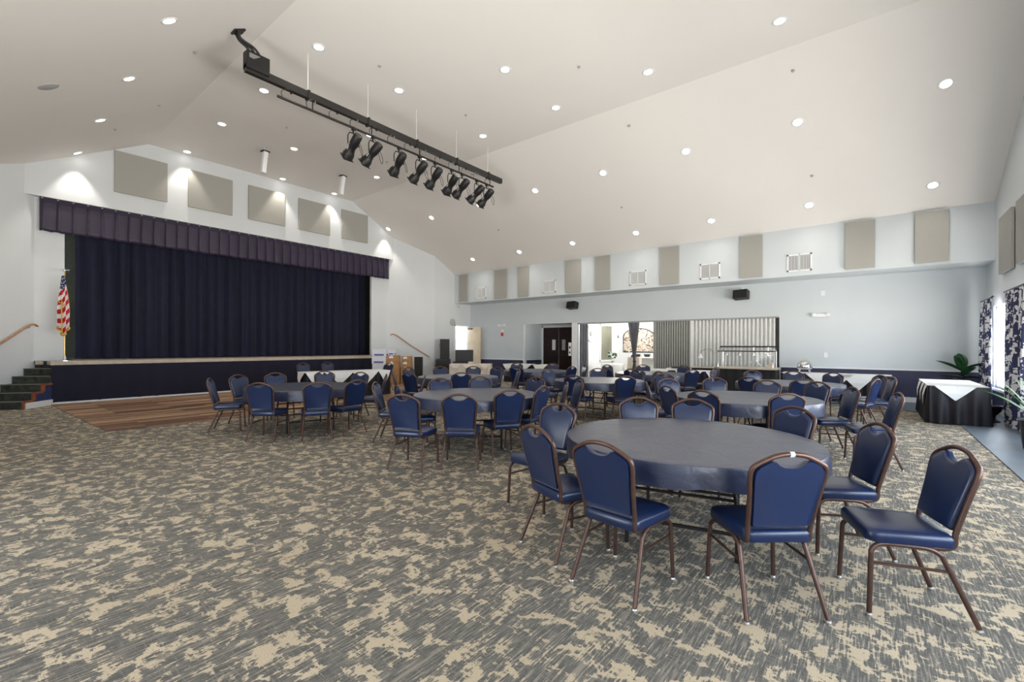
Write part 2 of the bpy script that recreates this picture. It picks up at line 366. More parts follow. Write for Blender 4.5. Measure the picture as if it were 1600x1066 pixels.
# splays
struct(vwall('wall_splay_left', [(XP-.02, 1.25+.18*1.15), (XB, 1.25), (XW, -.12)], 0, [5.4, zc(1.25)+E_, zc(-.12)+E_], M['wall'], .12))
struct(vwall('wall_splay_right', [(XW, 13.87), (XB, 12.5), (XP-.02, 12.5-.2*1.15)], 0, [zc(13.87)+E_, zc(12.5)+E_, 5.4], M['wall'], .12))
struct(vwall('wall_west_south', [(XW, -.12), (XW, YN)][::1], 0, [zc(-.12)+E_, zc(YN)+E_], M['wall'], .12))
# west wall with door opening 15.19..16.05, z 2.46
mb = MB()
mb.prism([(13.87, 0), (15.19, 0), (15.19, 2.46), (16.05, 2.46), (16.05, 0), (YB, 0), (YB, 3.6), (YS, 3.6), (YS, zc(YS)+E_), (13.87, zc(13.87)+E_)],
         lambda y, z: (XW, y, z), lambda y, z: (XW-.12, y, z))
struct(mb.build('wall_west', M['wall']), 'white wall right of the stage')
# corridor behind that door
struct(MB().box((-18.2, 14.6, 0), (-18.1, 17.2, 2.8)).box((-18.2, 14.5, 0), (XW-.12, 14.6, 2.8)).box((-18.2, 17.1, 0), (XW-.12, 17.2, 2.8)).box((-18.2, 14.6, 2.7), (XW-.12, 17.2, 2.8)).build('wall_corridor', M['wall']))
struct(MB().box((-18.1, 14.6, -.05), (XW, 17.1, -.001)).build('floor_corridor', M['bluecarpet']))
# soffit
struct(MB().box((XW-.1, YS, ZSOF), (XR+.05, YS+.1, zc(YS)+.08)).box((XW-.1, YS+.1, ZSOF), (XR+.05, YB+.1, ZSOF+.1)).build('wall_soffit', M['wall_back']), 'pale dropped soffit along the back wall')
# back wall with openings: alcove -12.2..-9.74 (z2.47), partition -9.51..-2.29 (z2.44)
wbk = MB().prism([(XW-.1, 0), (-12.2, 0), (-12.2, 2.47), (-9.74, 2.47), (-9.74, 0), (-9.51, 0), (-9.51, 2.44), (-2.29, 2.44), (-2.29, 0), (XR+.1, 0), (XR+.1, 3.6), (XW-.1, 3.6)],
                 lambda x, z: (x, YB, z), lambda x, z: (x, YB+.14, z))
struct(wbk.build('wall_back', M['wall_back']), 'pale blue back wall with navy wainscot')
# alcove
struct(MB().box((-12.32, YB+.14, 0), (-12.2, 17.6, 2.6)).box((-9.74, YB+.14, 0), (-9.62, 17.6, 2.6)).box((-12.2, YB+.14, 2.5), (-9.74, 17.6, 2.6))
       .box((-12.32, 17.57, 0), (-12.2, 17.69, 2.6)).box((-10.35, 17.57, 0), (-9.62, 17.69, 2.6)).box((-12.2, 17.57, 2.42), (-10.35, 17.69, 2.6)).build('wall_alcove', M['wall_back']), 'recess holding the dark double doors')
# wainscot, rail, baseboard
def back_run(xa, xb, y=YB):
    struct(MB().box((xa, y-.012, .14), (xb, y, .865)).build('trim_wainscot', M['navywall']))
    struct(MB().box((xa, y-.035, .865), (xb, y, .905)).build('trim_rail', M['white']))
    struct(MB().box((xa, y-.022, 0), (xb, y, .15)).build('baseboard_back', M['white']))
back_run(XW+.0, -12.25); back_run(-2.24, XR)
struct(MB().box((-12.2, YB+.14, .14), (-12.188, 17.5, .865)).build('trim_wainscot', M['navywall']))
struct(MB().box((-12.2, YB+.14, .865), (-12.165, 17.5, .905)).build('trim_rail', M['white']))
struct(MB().box((-12.27, YB-.03, 0), (-12.19, YB+.05, 2.47)).build('trim_corner', M['white']))
struct(MB().box((-9.75, YB-.02, 0), (-9.5, YB, 2.47)).build('trim_post', M['white']))
# east (window) wall, gable shape, with window openings
def wall_x(name, X, th, holes, ya, yb, mat):
    mb = MB(); ys = sorted({ya, yb, Y1, Y2} | {h[0] for h in holes} | {h[1] for h in holes})
    for a, b in zip(ys, ys[1:]):
        if b <= ya or a >= yb: continue
        mid = (a+b)/2; hs = [h for h in holes if h[0] <= mid <= h[1]]
        za, zb = zc(a)+E_, zc(b)+E_
        def seg(z0, t0, t1):
            mb.add([(X, a, z0), (X, b, z0), (X+th, b, z0), (X+th, a, z0), (X, a, t0), (X, b, t1), (X+th, b, t1), (X+th, a, t0)], [(0,3,2,1),(4,5,6,7),(0,1,5,4),(1,2,6,5),(2,3,7,6),(3,0,4,7)])
        if hs: seg(0, hs[0][2], hs[0][2]); seg(hs[0][3], za, zb)
        else: seg(0, za, zb)
    return mb.build(name, mat)
EAST = [(12.3, 15.3, .57, 2.45), (8.6, 11.7, .57, 2.45), (4.9, 8.0, .57, 2.45), (1.2, 4.3, .57, 2.45), (-2.3, .6, .57, 2.45)]
struct(wall_x('wall_east', XR, .14, EAST, YN, YB+.1, M['wall']), 'pale wall with the windows and floral curtains')
def wins(i, a, b, z0, z1):
    w = struct(MB().box((XR+.04, a, z0), (XR+.12, a+.05, z1)).box((XR+.04, b-.05, z0), (XR+.12, b, z1)).box((XR+.04, a, z0), (XR+.12, b, z0+.05)).box((XR+.04, a, z1-.05), (XR+.12, b, z1))
               .box((XR+.05, (a+b)/2-.03, z0), (XR+.11, (a+b)/2+.03, z1)).build('window_%d' % i, M['white']), 'bright window behind the floral curtains' if i == 1 else None)
    MB().box((XR+.075, a+.05, z0+.05), (XR+.085, b-.05, z1-.05)).build('glass_pane', M['glass'], w)
    MB().box((XR-.05, a-.06, z0-.05), (XR+.05, b+.06, z0)).build('window_sill', M['white'], w)
    li = bpy.data.lights.new('window_portal', 'AREA'); li.shape = 'RECTANGLE'; li.size = b-a; li.size_y = z1-z0; li.cycles.is_portal = True
    lo = bpy.data.objects.new('window_portal', li); C.objects.link(lo); lo.location = (XR+.16, (a+b)/2, (z0+z1)/2); lo.rotation_euler = (0, R(90), 0); lo.rotation_euler = (R(90), 0, R(90)); 
for i, h in enumerate(EAST): wins(i+1, *h)
struct(MB().box((XR-.012, YN, .14), (XR, YB, .52)).build('trim_wainscot_east', M['navywall']))
struct(MB().box((XR-.022, YN, 0), (XR, YB, .15)).build('baseboard_east', M['white']))
# wall behind the camera, with glazed doors
mb = MB(); SOUTH = [(-6.0, -3.6)]
xs = [XW-.1]+[c for h in SOUTH for c in h]+[XR+.1]
zt = zc(YN)+E_
for k in range(0, len(xs), 2): mb.box((xs[k], YN-.14, 0), (xs[k+1], YN, zt))
for a, b in SOUTH: mb.box((a, YN-.14, 2.7), (b, YN, zt)); mb.box((a, YN-.14, 0), (b, YN, .3))
struct(mb.build('wall_south', M['wall']))
for i, (a, b) in enumerate(SOUTH):
    w = struct(MB().box((a, YN-.12, .3), (a+.06, YN-.04, 2.7)).box((b-.06, YN-.12, .3), (b, YN-.04, 2.7)).box((a, YN-.12, .3), (b, YN-.04, .36)).box((a, YN-.12, 2.64), (b, YN-.04, 2.7)).box(((a+b)/2-.03, YN-.12, .3), ((a+b)/2+.03, YN-.04, 2.7)).build('window_%d' % (i+6), M['white']))
    MB().box((a+.06, YN-.085, .36), (b-.06, YN-.075, 2.64)).build('glass_pane', M['glass'], w)
    li = bpy.data.lights.new('window_portal', 'AREA'); li.shape = 'RECTANGLE'; li.size = b-a; li.size_y = 2.4; li.cycles.is_portal = True
    lo = bpy.data.objects.new('window_portal', li); C.objects.link(lo); lo.location = ((a+b)/2, YN-.16, 1.5); lo.rotation_euler = (R(90), 0, 0)

# ---------------------------------------------------------------- stage
ZS = 1.08
struct(MB().box((-20.6, .6, ZS-.06), (XP, 12.8, ZS)).box((-16.05, 1.65, ZS-.09), (XB-.0, 12.0, ZS)).box((XB-.3, 1.45, ZS-.09), (XB, 12.2, ZS)).build('floor_stage', plain('stage_boards', (.50, .43, .34), .5, var=.15)), 'stage floor with a pale wooden edge')
MB_ = MB().box((-20.7, .5, 0), (-20.6, 13, 6)).box((-20.6, .5, 0), (XP-.12, .6, 6)).box((-20.6, 12.8, 0), (XP-.12, 12.9, 6)).box((-20.6, .5, 5.9), (XP-.12, 12.9, 6))
struct(MB_.build('wall_stage_house', M['stage_grey']))
struct(MB().box((-20.6, .5, -.05), (-16.0, 13, 0)).build('floor_under_stage', M['black']))
def pleats(p0, p1, z0, z1, amp, period, seed, flare=1.0, zrows=10, n_per=8, sway=.0):
    r = random.Random(seed); a = Vector((*p0, 0)); b = Vector((*p1, 0)); L = (b-a).length; d = (b-a)/L; nn = Vector((-d.y, d.x, 0))
    k = int(L/period*n_per); ph = 0; prof = []; s = 0
    amps = [amp*r.uniform(.6, 1.25) for _ in range(int(L/period)+3)]
    offs = [r.uniform(-.18, .18) for _ in range(int(L/period)+3)]
    for i in range(k+1):
        u = i/n_per; c = int(u); prof.append((i/k*L, amps[c]*math.sin(2*PI*(u+offs[c]*math.sin(PI*(u-c))))))
    rows = []
    for j in range(zrows+1):
        t = j/zrows; z = z1+(z0-z1)*t; g = .45+.55*min(1, t*2.2)*flare
        rows.append([a+d*x+nn*(y*g+sway*math.sin(x*.9+j*.4)*t)+Vector((0, 0, z)) for x, y in prof])
    return MB().grid(rows)
cur = thing('stage_curtain', 'full-width navy velour curtain closed across the stage', 'curtain', (-18, 7.1, ZS))
def P(o, name, mb, mat, **k):        # build in world coordinates, then hang under a thing
    c = mb.build(name, mat, None, **k); c.parent = o; c.matrix_parent_inverse = (Matrix.Translation(o.location) @ Matrix.Rotation(o.rotation_euler[2], 4, 'Z')).inverted(); return c
P(cur, 'curtain_panel', pleats((-18.0, 7.15), (-18.0, 2.34), ZS+.02, 5.55, .09, .33, 1), M['velour'], smooth=True)
P(cur, 'curtain_panel', pleats((-18.05, 11.89), (-18.05, 7.05), ZS+.02, 5.55, .09, .33, 2), M['velour'], smooth=True)
P(cur, 'curtain_track', MB().box((-18.08, 2.2, 5.55), (-17.95, 12.0, 5.62)), M['plastic'])
# box pleated valance
val = thing('stage_valance', 'plum navy box-pleated valance hanging above the stage curtain', 'valance', (XB-.08, 6.9, 4.46))
rows = []; yy0, yy1 = 1.52, 12.31; npl = 37; pw = (yy1-yy0)/npl
for j in range(9):
    t = j/8; z = 5.32+(4.46-5.32)*t; row = []
    for i in range(npl):
        y = yy0+i*pw; d = .018+.03*t
        for (q, e) in ((.0, 0), (.10, -.2), (.16, 1.0), (.22, 1.15), (.27, .1), (.45, .25+.1*math.sin(i)), (.75, .1)):
            row.append((XB-.075+d*e, y+pw*q, z+(.012*math.sin(i*1.7+q*6)*t)))
    row.append((XB-.075, yy1, z)); rows.append(row)
P(val, 'valance_cloth', MB().grid(rows), M['valance'], smooth=True, thick=.006)
P(val, 'valance_heading', MB().box((XB-.10, yy0, 5.22), (XB-.052, yy1, 5.335)), plain('plum_heading', (.02, .014, .04), .7))
for i in range(npl): P(val, 'curtain_hook', MB().box((XB-.052, yy0+i*pw+.10*pw, 5.300), (XB-.044, yy0+i*pw+.22*pw, 5.325)), M['glide'])
# stage skirt
sk = pleats((-16.06, 11.9), (-16.06, 1.66), .05, ZS-.06, .016, .42, 5, flare=1)
tag(sk.build('stage_skirt', M['navycloth'], smooth=True), 'long dark navy pleated skirt covering the stage front', 'stage skirt')
struct(MB().box((-16.062, 1.66, 0), (-16.045, 12.0, .055)).build('baseboard_stage', M['white']))
struct(MB().box((-16.3, 2.2, 0), (-16.12, 12.0, ZS-.09)).build('wall_stage_apron', M['black']))
# left stairs
dS = Vector((.76, -.65, 0)); wS = Vector((-.65, -.76, 0)); B0 = Vector((-15.41, 1.12, 0)); TR = .268; RI = ZS/6
nWall = Vector((-.755, -.656, 0)); cWall = nWall.dot(Vector((-16.77, 1.25, 0)))
def wst(k): return (cWall-.03-nWall.dot(B0-dS*(k*TR)))/nWall.dot(wS)
st = thing('stage_stairs', 'dark carpeted steps with red-brown trim climbing to the stage at far left', 'stairs', B0)
def boxd(mb, o, a0, a1, b0, b1, z0, z1):
    q = [o+dS*(-x)+wS*y for x, y in ((a0, b0), (a1, b0), (a1, b1), (a0, b1))]
    return mb.add([(p.x, p.y, z0) for p in q]+[(p.x, p.y, z1) for p in q], [(0,3,2,1),(4,5,6,7),(0,1,5,4),(1,2,6,5),(2,3,7,6),(3,0,4,7)])
for k in range(6):
    P(st, 'step', boxd(MB(), B0, k*TR, (k+1)*TR, .0, wst(k), 0, (k+1)*RI), M['stair'], bevel=.012)
    P(st, 'step_nosing', boxd(MB(), B0, k*TR-.012, k*TR+.02, .012, wst(k), (k+1)*RI-.012, (k+1)*RI+.006), plain('nosing', (.20, .19, .15), .8) if k == 0 else bpy.data.materials['nosing'])
for k in range(3):
    P(st, 'stair_trim', boxd(boxd(MB(), B0, k*TR-.02, k*TR+.05, -.045, .0, k*RI, (k+1)*RI+.01), B0, k*TR, (k+1)*TR, -.045, 0, (k+1)*RI-.035, (k+1)*RI+.01), M['stairtrim'])
P(st, 'stair_side', boxd(boxd(boxd(MB(), B0, .0, .80, -.03, 0, .14, RI), B0, TR, .80, -.03, 0, RI, 2*RI), B0, 2*TR, .80, -.03, 0, 2*RI, 3*RI), M['navypaint'])
P(st, 'stair_baseboard', boxd(MB(), B0, .02, .82, -.045, 0, 0, .14), M['white'])
def rail(name, pts, label, nrm):
    r = thing(name, label, 'handrail', pts[0])
    P(r, 'rail', MB().tube(spline(pts, 5), .024, 10), M['oak'], smooth=True)
    for i in (1, len(pts)-1):
        q = Vector(pts[i])-Vector((0, 0, .0)); 
        P(r, 'bracket', MB().tube([q+Vector((0, 0, -.02)), q+Vector((0, 0, -.06)), q+nrm*.07+Vector((0, 0, -.08))], .008, 6), M['glide'])
nW = Vector((-.755, -.656, 0))
dR = Vector((.656, -.755, 0)); bl = Vector((-16.77, 1.25, 0))-nW*.08
rail('handrail', [bl+dR*(-.26)+Vector((0, 0, 1.98)), bl+dR*(-.06)+Vector((0, 0, 2.0)), bl+dR*.55+Vector((0, 0, 1.58)), bl+dR*1.5+Vector((0, 0, .95))], 'wooden handrail on the wall above the left stage steps', nW)
nW2 = Vector((-.755, .656, 0)); dS2 = Vector((.656, .755, 0)); br_ = Vector((-16.77, 12.5, 0))-nW2*.08
rail('handrail', [br_+dS2*(-.12)+Vector((0, 0, 1.98)), br_+dS2*.12+Vector((0, 0, 1.98)), br_+dS2*.8+Vector((0, 0, 1.5)), br_+dS2*1.6+Vector((0, 0, 1.0))], 'wooden handrail on the wall right of the stage', nW2)
# right stairs mirror (mostly hidden behind the cartons)
MY = 13.75
st2 = thing('stage_stairs', 'dark carpeted steps right of the stage behind the stacked cartons', 'stairs', (-15.41, MY-1.12, 0))
for k in range(6):
    q = [B0+dS*(-x)+wS*y for x, y in ((k*TR, 0), ((k+1)*TR, 0), ((k+1)*TR, wst(k)), (k*TR, wst(k)))]
    vv = [(p.x, MY-p.y, 0) for p in q]+[(p.x, MY-p.y, (k+1)*RI) for p in q]
    P(st2, 'step', MB().add(vv, [(0,3,2,1),(4,5,6,7),(0,1,5,4),(1,2,6,5),(2,3,7,6),(3,0,4,7)]), M['stair'])
# flag
fx, fy = -16.5, 1.95
fg = thing('flag_on_stand', 'gold-fringed red, white and blue flag drooping from a brass pole on stage', 'flag', (fx, fy, ZS))
P(fg, 'stand_base', MB().lathe([(.16, 0), (.16, .02), (.05, .05), (.03, .14), (.0, .14)], (fx, fy, ZS)), M['chrome'], smooth=True)
P(fg, 'pole', MB().tube([(fx, fy, ZS+.1), (fx, fy, 3.42)], .014, 8), M['brass'], smooth=True)
P(fg, 'finial', MB().lathe([(.0, 0), (.03, .01), (.05, .03), (.02, .06), (.0, .12)], (fx, fy, 3.40), 12).box((fx-.01, fy-.09, 3.45), (fx+.01, fy+.09, 3.47)), M['chrome'], smooth=True)
rows = []; NZ, NU = 22, 40; uvs = []
for j in range(NZ+1):
    t = j/NZ; row = []
    for i in range(NU+1):
        u = i/NU; wd = .03+.10*min(1, t*1.5)-.02*max(0, t-.75)
        fold = math.sin(u*PI*7+t*1.5)*.035*(.3+t); a = (u-.5)*2
        dz = -.25*abs(a)**1.5*t + (.12*math.sin(u*9) if t > .9 else 0)*t
        row.append((fx+.03+fold*.9+.03*math.cos(a*2), fy-.03+a*wd+fold*.4, 3.3-1.55*t*(1-.16*abs(a))-.0*dz)); uvs.append((t*1.5+u*.12, 1.0-t*.9-.25*u))
    rows.append(row)
fc = P(fg, 'flag_cloth', MB().grid(rows), M['flag'], smooth=True)
uvl = fc.data.uv_layers.new(name='UVMap')
for lp in fc.data.loops: uvl.data[lp.index].uv = uvs[lp.vertex_index]
P(fg, 'fringe', MB().tube([Vector(p)+Vector((.01, 0, -.01)) for p in rows[-1]], .022, 5).tube([Vector(r[-1]) for r in rows[6:]], .014, 5).tube([Vector(r[12])+Vector((.02, 0, 0)) for r in rows[10:]], .013, 5).tube([Vector(p)+Vector((.03,0,0)) for p in rows[11][:24]], .013, 5), M['gold'])

# ---------------------------------------------------------------- acoustic panels, vents, wall bits
def panel_on(axis, label, group, a, b, z0, z1, pos, th=.05, name='acoustic_panel'):
    mb = MB()
    if axis == 'y': mb.box((a, pos-th-.021, z0), (b, pos-.021, z1))
    elif axis == 'w': mb.box((pos+.021, a, z0), (pos+th+.021, b, z1))
    else: mb.box((pos-th-.021, a, z0), (pos-.021, b, z1))
    return tag(mb.build(name, M['panel'], bevel=.008), label, 'acoustic panel', group)
for (a, b), w_ in zip([(2.98, 4.2), (4.73, 5.98), (6.48, 7.7), (8.21, 9.45), (9.95, 11.15)], ['leftmost', 'second from left', 'middle', 'second from right', 'rightmost']):
    panel_on('w', 'square grey acoustic panel above the stage valance, %s of five' % w_, 'acoustic panels above the stage', a, b, 5.83, 7.0, XB)
ORD = ['first', 'second', 'third', 'fourth', 'fifth', 'sixth', 'seventh', 'eighth', 'ninth']
for i, (a, b) in enumerate([(-15.22, -14.68), (-13.04, -12.32), (-11.72, -11.17), (-9.37, -8.7), (-8.09, -7.48), (-5.64, -5.0), (-3.17, -2.56), (-.59, .04), (.81, 1.43)]):
    panel_on('y', 'upright grey acoustic panel on the soffit, %s from the stage corner' % ORD[i], 'acoustic panels on the soffit', a, b, 3.58, 4.83, YS)
for a, b, z0, z1, l in [(13.2, 14.34, 3.08, 4.3, 'farthest'), (11.6, 12.84, 3.08, 4.3, 'second farthest'), (10.0, 11.2, 4.5, 5.7, 'highest')]:
    panel_on('e', 'cream acoustic panel on the window wall, the %s one' % l, 'acoustic panels on the window wall', a, b, z0, z1, XR)
for i, x in enumerate([-14.17, -10.46, -6.74, -4.35, -1.94]):
    v_ = thing('air_vent', 'white louvred air vent on the soffit, %s from the stage corner' % ORD[i], 'air vent', (x, YS, 3.65), 0, 'air vents on the soffit')
    W_ = .6; H_ = .49
    P(v_, 'vent_frame', MB().box((x, YS-.02, 3.65), (x+W_, YS, 3.69)).box((x, YS-.02, 3.65+H_-.04), (x+W_, YS, 3.65+H_)).box((x, YS-.02, 3.65), (x+.04, YS, 3.65+H_)).box((x+W_-.04, YS-.02, 3.65), (x+W_, YS, 3.65+H_)).box((x+W_/2-.01, YS-.02, 3.65), (x+W_/2+.01, YS, 3.65+H_)), M['white'])
    P(v_, 'vent_duct', MB().box((x+.03, YS-.004, 3.68), (x+W_-.03, YS-.001, 3.65+H_-.03)), M['grille'])
    mb = MB()
    for k in range(26): mb.box((x+.045+k*.0196, YS-.016, 3.69), (x+.054+k*.0196, YS-.003, 3.65+H_-.04))
    P(v_, 'vent_slats', mb, M['white'])
def wall_speaker(x, z, label):
    o = thing('wall_speaker', label, 'speaker', (x, YB-.3, z), 0, 'black speakers under the soffit')
    rot = Matrix.Rotation(R(-14), 4, 'X') @ Matrix.Rotation(R(-8), 4, 'Z')
    P(o, 'speaker_body', MB().box((x-.22, YB-.36, z-.14), (x+.22, YB-.1, z+.14), rot.to_3x3()), M['plastic'], bevel=.02)
    P(o, 'speaker_grille', MB().box((x-.20, YB-.372, z-.12), (x+.20, YB-.355, z+.12), rot.to_3x3(), (x, YB-.23, z)), M['grille'])
    P(o, 'bracket', MB().tube([(x, YB-.2, z+.1), (x, YB-.1, z+.22), (x, YB-.0, z+.22)], .012, 6), M['white'])
wall_speaker(-9.6, 3.17, 'black wall speaker above the dark double doors and white post')
wall_speaker(-3.32, 3.17, 'black wall speaker above the buffet cart')
o = thing('emergency_light', 'twin-headed white emergency light at right above the chair rail', 'emergency light', (-1.2, YB, 2.43))
P(o, 'housing', MB().box((-1.33, YB-.08, 2.38), (-1.07, YB, 2.48)), M['white'], bevel=.015)
for dx in (-.17, .17): P(o, 'lamp_head', MB().lathe([(.0, -.05), (.05, -.04), (.06, .04), (.0, .05)], (-1.2+dx, YB-.06, 2.44), 12, Matrix.Rotation(R(80), 3, 'X')), M['white'], smooth=True)
o = thing('emergency_light', 'white emergency light high on the wall left of the alcove', 'emergency light', (-13.5, YB, 2.45))
P(o, 'housing', MB().box((-13.62, YB-.08, 2.41), (-13.38, YB, 2.5)), M['white'], bevel=.015)
for dx in (-.16, .16): P(o, 'lamp_head', MB().lathe([(.0, -.05), (.05, -.04), (.06, .04), (.0, .05)], (-13.5+dx, YB-.06, 2.46), 12, Matrix.Rotation(R(80), 3, 'X')), M['white'], smooth=True)
o = thing('fire_alarm', 'small red and white fire alarm left of the alcove', 'fire alarm', (-13.5, YB, 2.0))
P(o, 'alarm_body', MB().box((-13.56, YB-.05, 1.97), (-13.44, YB, 2.12)), M['red'], bevel=.01)
P(o, 'strobe', MB().box((-13.56, YB-.055, 2.14), (-13.44, YB, 2.26)), M['white'], bevel=.01)
for x, z, l in [(-1.16, 3.09, 'upper small white wall box right of the buffet'), (-1.09, 1.26, 'white wall outlet plate above the chair rail by the chafing dish')]:
    tag(MB().box((x-.05, YB-.015, z-.07), (x+.05, YB, z+.07)).build('wall_plate', M['white'], bevel=.004), l, 'wall plate')
tag(MB().box((-15.57, 15.0, 1.42), (-15.55, 15.13, 1.72)).build('notice', M['label']), 'small framed notice beside the open stage-side door', 'notice')
bpy.data.objects['notice'].data.materials[0] = M['tape']
tag(MB().lathe([(.0, 0), (.17, 0), (.17, .02), (.0, .03)], (XW, 15.0, 2.62), 24, Matrix.Rotation(R(90), 3, 'Y')).build('round_wall_grille', M['grey_grille'], smooth=True), 'grey round grille on the wall above the open door', 'grille')
tag(MB().tube([(XW+.02, 15.3, 3.5), (XW+.1, 15.35, 3.42), (XW+.2, 15.38, 3.38)], [.02, .03, .05], 8).build('security_camera', M['white'], smooth=True), 'little white camera under the soffit in the stage corner', 'camera')

# ---------------------------------------------------------------- doors
d = thing('door_1', 'open maple door leaf in the corner beside the stage wall', 'door', (XW, 16.05, 0)); d['kind'] = 'structure'
P(d, 'door_leaf', MB().box((XW+.01, 16.04, .01), (XW+.84, 16.085, 2.42)), M['tan_door'])
P(d, 'door_closer', MB().box((XW+.05, 15.99, 2.3), (XW+.3, 16.04, 2.38)), M['plastic'])
P(d, 'door_handle', MB().tube([(XW+.76, 16.03, 1.02), (XW+.76, 15.98, 1.02), (XW+.66, 15.98, 1.02)], .012, 6), M['chrome'])
struct(MB().box((XW-.12, 15.13, 0), (XW+.02, 15.19, 2.52)).box((XW-.12, 15.13, 2.46), (XW+.02, 16.11, 2.52)).build('trim_door', M['white']))
d = thing('door_2', 'dark brown double doors in the alcove', 'door', (-11.3, 17.57, 0)); d['kind'] = 'structure'
for i, x in enumerate((-12.12, -11.27)):
    dl = P(d, 'door_leaf', MB().box((x, 17.57, .01), (x+.84, 17.62, 2.36)), M['dark_door'])
    P(d, 'door_window', MB().box((x+(.50 if i == 0 else .18), 17.555, 1.32), (x+(.68 if i == 0 else .36), 17.572, 1.80)), M['label'] if i == 0 else M['grey_grille'])
    P(d, 'push_bar', MB().box((x+.06, 17.53, 1.0), (x+.78, 17.57, 1.06)), M['plastic'])
P(d, 'door_frame', MB().box((-12.19, 17.54, 0), (-12.12, 17.6, 2.43)).box((-10.43, 17.54, 0), (-10.35, 17.6, 2.43)).box((-12.19, 17.54, 2.36), (-10.35, 17.6, 2.43)), M['white'])
tag(MB().box((-9.9, YB-.03, 1.1), (-9.78, YB-.01, 1.65)).build('paper_sign', M['label']), 'white paper notice with black marks on the post by the double doors', 'sign')
tag(MB().box((-9.87, YB-.034, 1.2), (-9.81, YB-.031, 1.28)).box((-9.87, YB-.034, 1.4), (-9.8, YB-.031, 1.5)).build('sign_marks', M['plastic']), None, None).parent = bpy.data.objects['paper_sign']

# ---------------------------------------------------------------- side room seen through the opening
struct(MB().box((-9.75, YB+.14, 0), (-9.6, 19.9, 3)).build('wall_annex_west', M['white']))
struct(MB().box((-9.75, 19.8, 0), (2.0, 19.95, 3)).build('wall_annex_north', M['white']))
struct(MB().box((1.9, YB+.14, 0), (2.0, 19.9, 3)).build('wall_annex_east', M['white']))
struct(MB().box((-9.75, YB+.1, 2.9), (2.0, 19.95, 3)).build('ceiling_annex', M['white']))
for x in (-8.4, -6.2, -3.5):
    t_ = thing('ceiling_lamp', None, None, (x, 18.2, 2.9)); t_['kind'] = 'structure'; t_.name = 'trim_annex_lamp'
    P(t_, 'lens', MB().lathe([(.0, -.02), (.12, -.02), (.14, 0), (.0, 0)], (x, 18.2, 2.9)), M['lens'])
    li = bpy.data.lights.new('annex_light', 'POINT'); li.energy = 110; li.shadow_soft_size = .12; li.color = (1, .96, .9)
    lo = bpy.data.objects.new('annex_light', li); C.objects.link(lo); lo.parent = t_; lo.location = (0, 0, -.15)
li = bpy.data.lights.new('corridor_light', 'POINT'); li.energy = 90; li.shadow_soft_size = .2
lo = bpy.data.objects.new('corridor_light', li); C.objects.link(lo); lo.location = (-16.9, 15.8, 2.4)
cl = thing('wall_medallion', 'round white medallion with grey centre on the side room wall', 'wall decoration', (-9.6, 17.5, 2.06))
ry = Matrix.Rotation(R(90), 3, 'Y')
P(cl, 'disc', MB().lathe([(.0, 0), (.36, 0), (.37, .02), (.30, .04), (.14, .03), (.0, .03)], (-9.6, 17.5, 2.06), 36, ry), plain('plaster', (.78, .78, .78), .6), smooth=True)
P(cl, 'disc_rim', MB().tube([(-9.57, 17.5+.365*math.cos(a*PI/18), 2.06+.365*math.sin(a*PI/18)) for a in range(36)], .014, 6, closed=True), M['print'])
P(cl, 'disc_centre', MB().lathe([(.0, 0), (.13, 0), (.11, .03), (.0, .04)], (-9.57, 17.5, 2.06), 20, ry), M['print'], smooth=True)
wn = struct(MB().box((-9.6, 18.35, .82), (-9.56, 18.43, 2.5)).box((-9.6, 19.5, .82), (-9.56, 19.6, 2.5)).box((-9.6, 18.35, 2.43), (-9.56, 19.6, 2.5)).box((-9.6, 18.35, .82), (-9.54, 19.6, .88)).build('window_9', M['white']))
MB().box((-9.6, 18.43, .88), (-9.575, 19.5, 2.43)).build('blind', M['blind'], wn)
ar = thing('arched_picture', 'arched picture of dark branches on the side room back wall', 'picture', (-8.4, 19.8, 1.25))
pts = [(-9.12, 1.25), (-7.64, 1.25), (-7.64, 1.95)]+[(-8.38+.74*math.cos(a), 1.95+.37*math.sin(a)) for a in [PI*k/12 for k in range(1, 12)]]+[(-9.12, 1.95)]
P(ar, 'picture_canvas', MB().prism(pts, lambda x, z: (x, 19.795, z), lambda x, z: (x, 19.77, z)), M['art'])
P(ar, 'picture_frame', MB().tube([(x, 19.77, z) for x, z in pts], .022, 6, closed=True), M['legs'])
for x in (-8.35, -7.9):
    tag(MB().lathe([(.0, 0), (.10, 0), (.15, .12), (.14, .12), (.09, .01), (.0, .01)], (x, 19.6, 1.03), 16).build('basket', M['legs'], smooth=True), 'small dark basket below the arched picture, %s one' % ('left' if x < -8 else 'right'), 'basket', 'baskets below the arched picture')
tag(MB().box((-8.6, 19.45, .98), (-7.5, 19.8, 1.03)).build('wall_shelf', M['white']), 'white shelf holding two dark baskets', 'shelf')
sc = thing('wall_sconce', 'small lit sconce left of the arched picture', 'sconce', (-9.35, 19.8, 1.9))
P(sc, 'sconce_arm', MB().tube([(-9.35, 19.8, 1.95), (-9.35, 19.7, 1.9), (-9.35, 19.68, 2.05)], .02, 6), M['legs'])
P(sc, 'sconce_shade', MB().lathe([(.05, 0), (.10, .2), (.09, .2), (.04, 0)], (-9.35, 19.68, 2.05), 14), M['heat'], smooth=True)
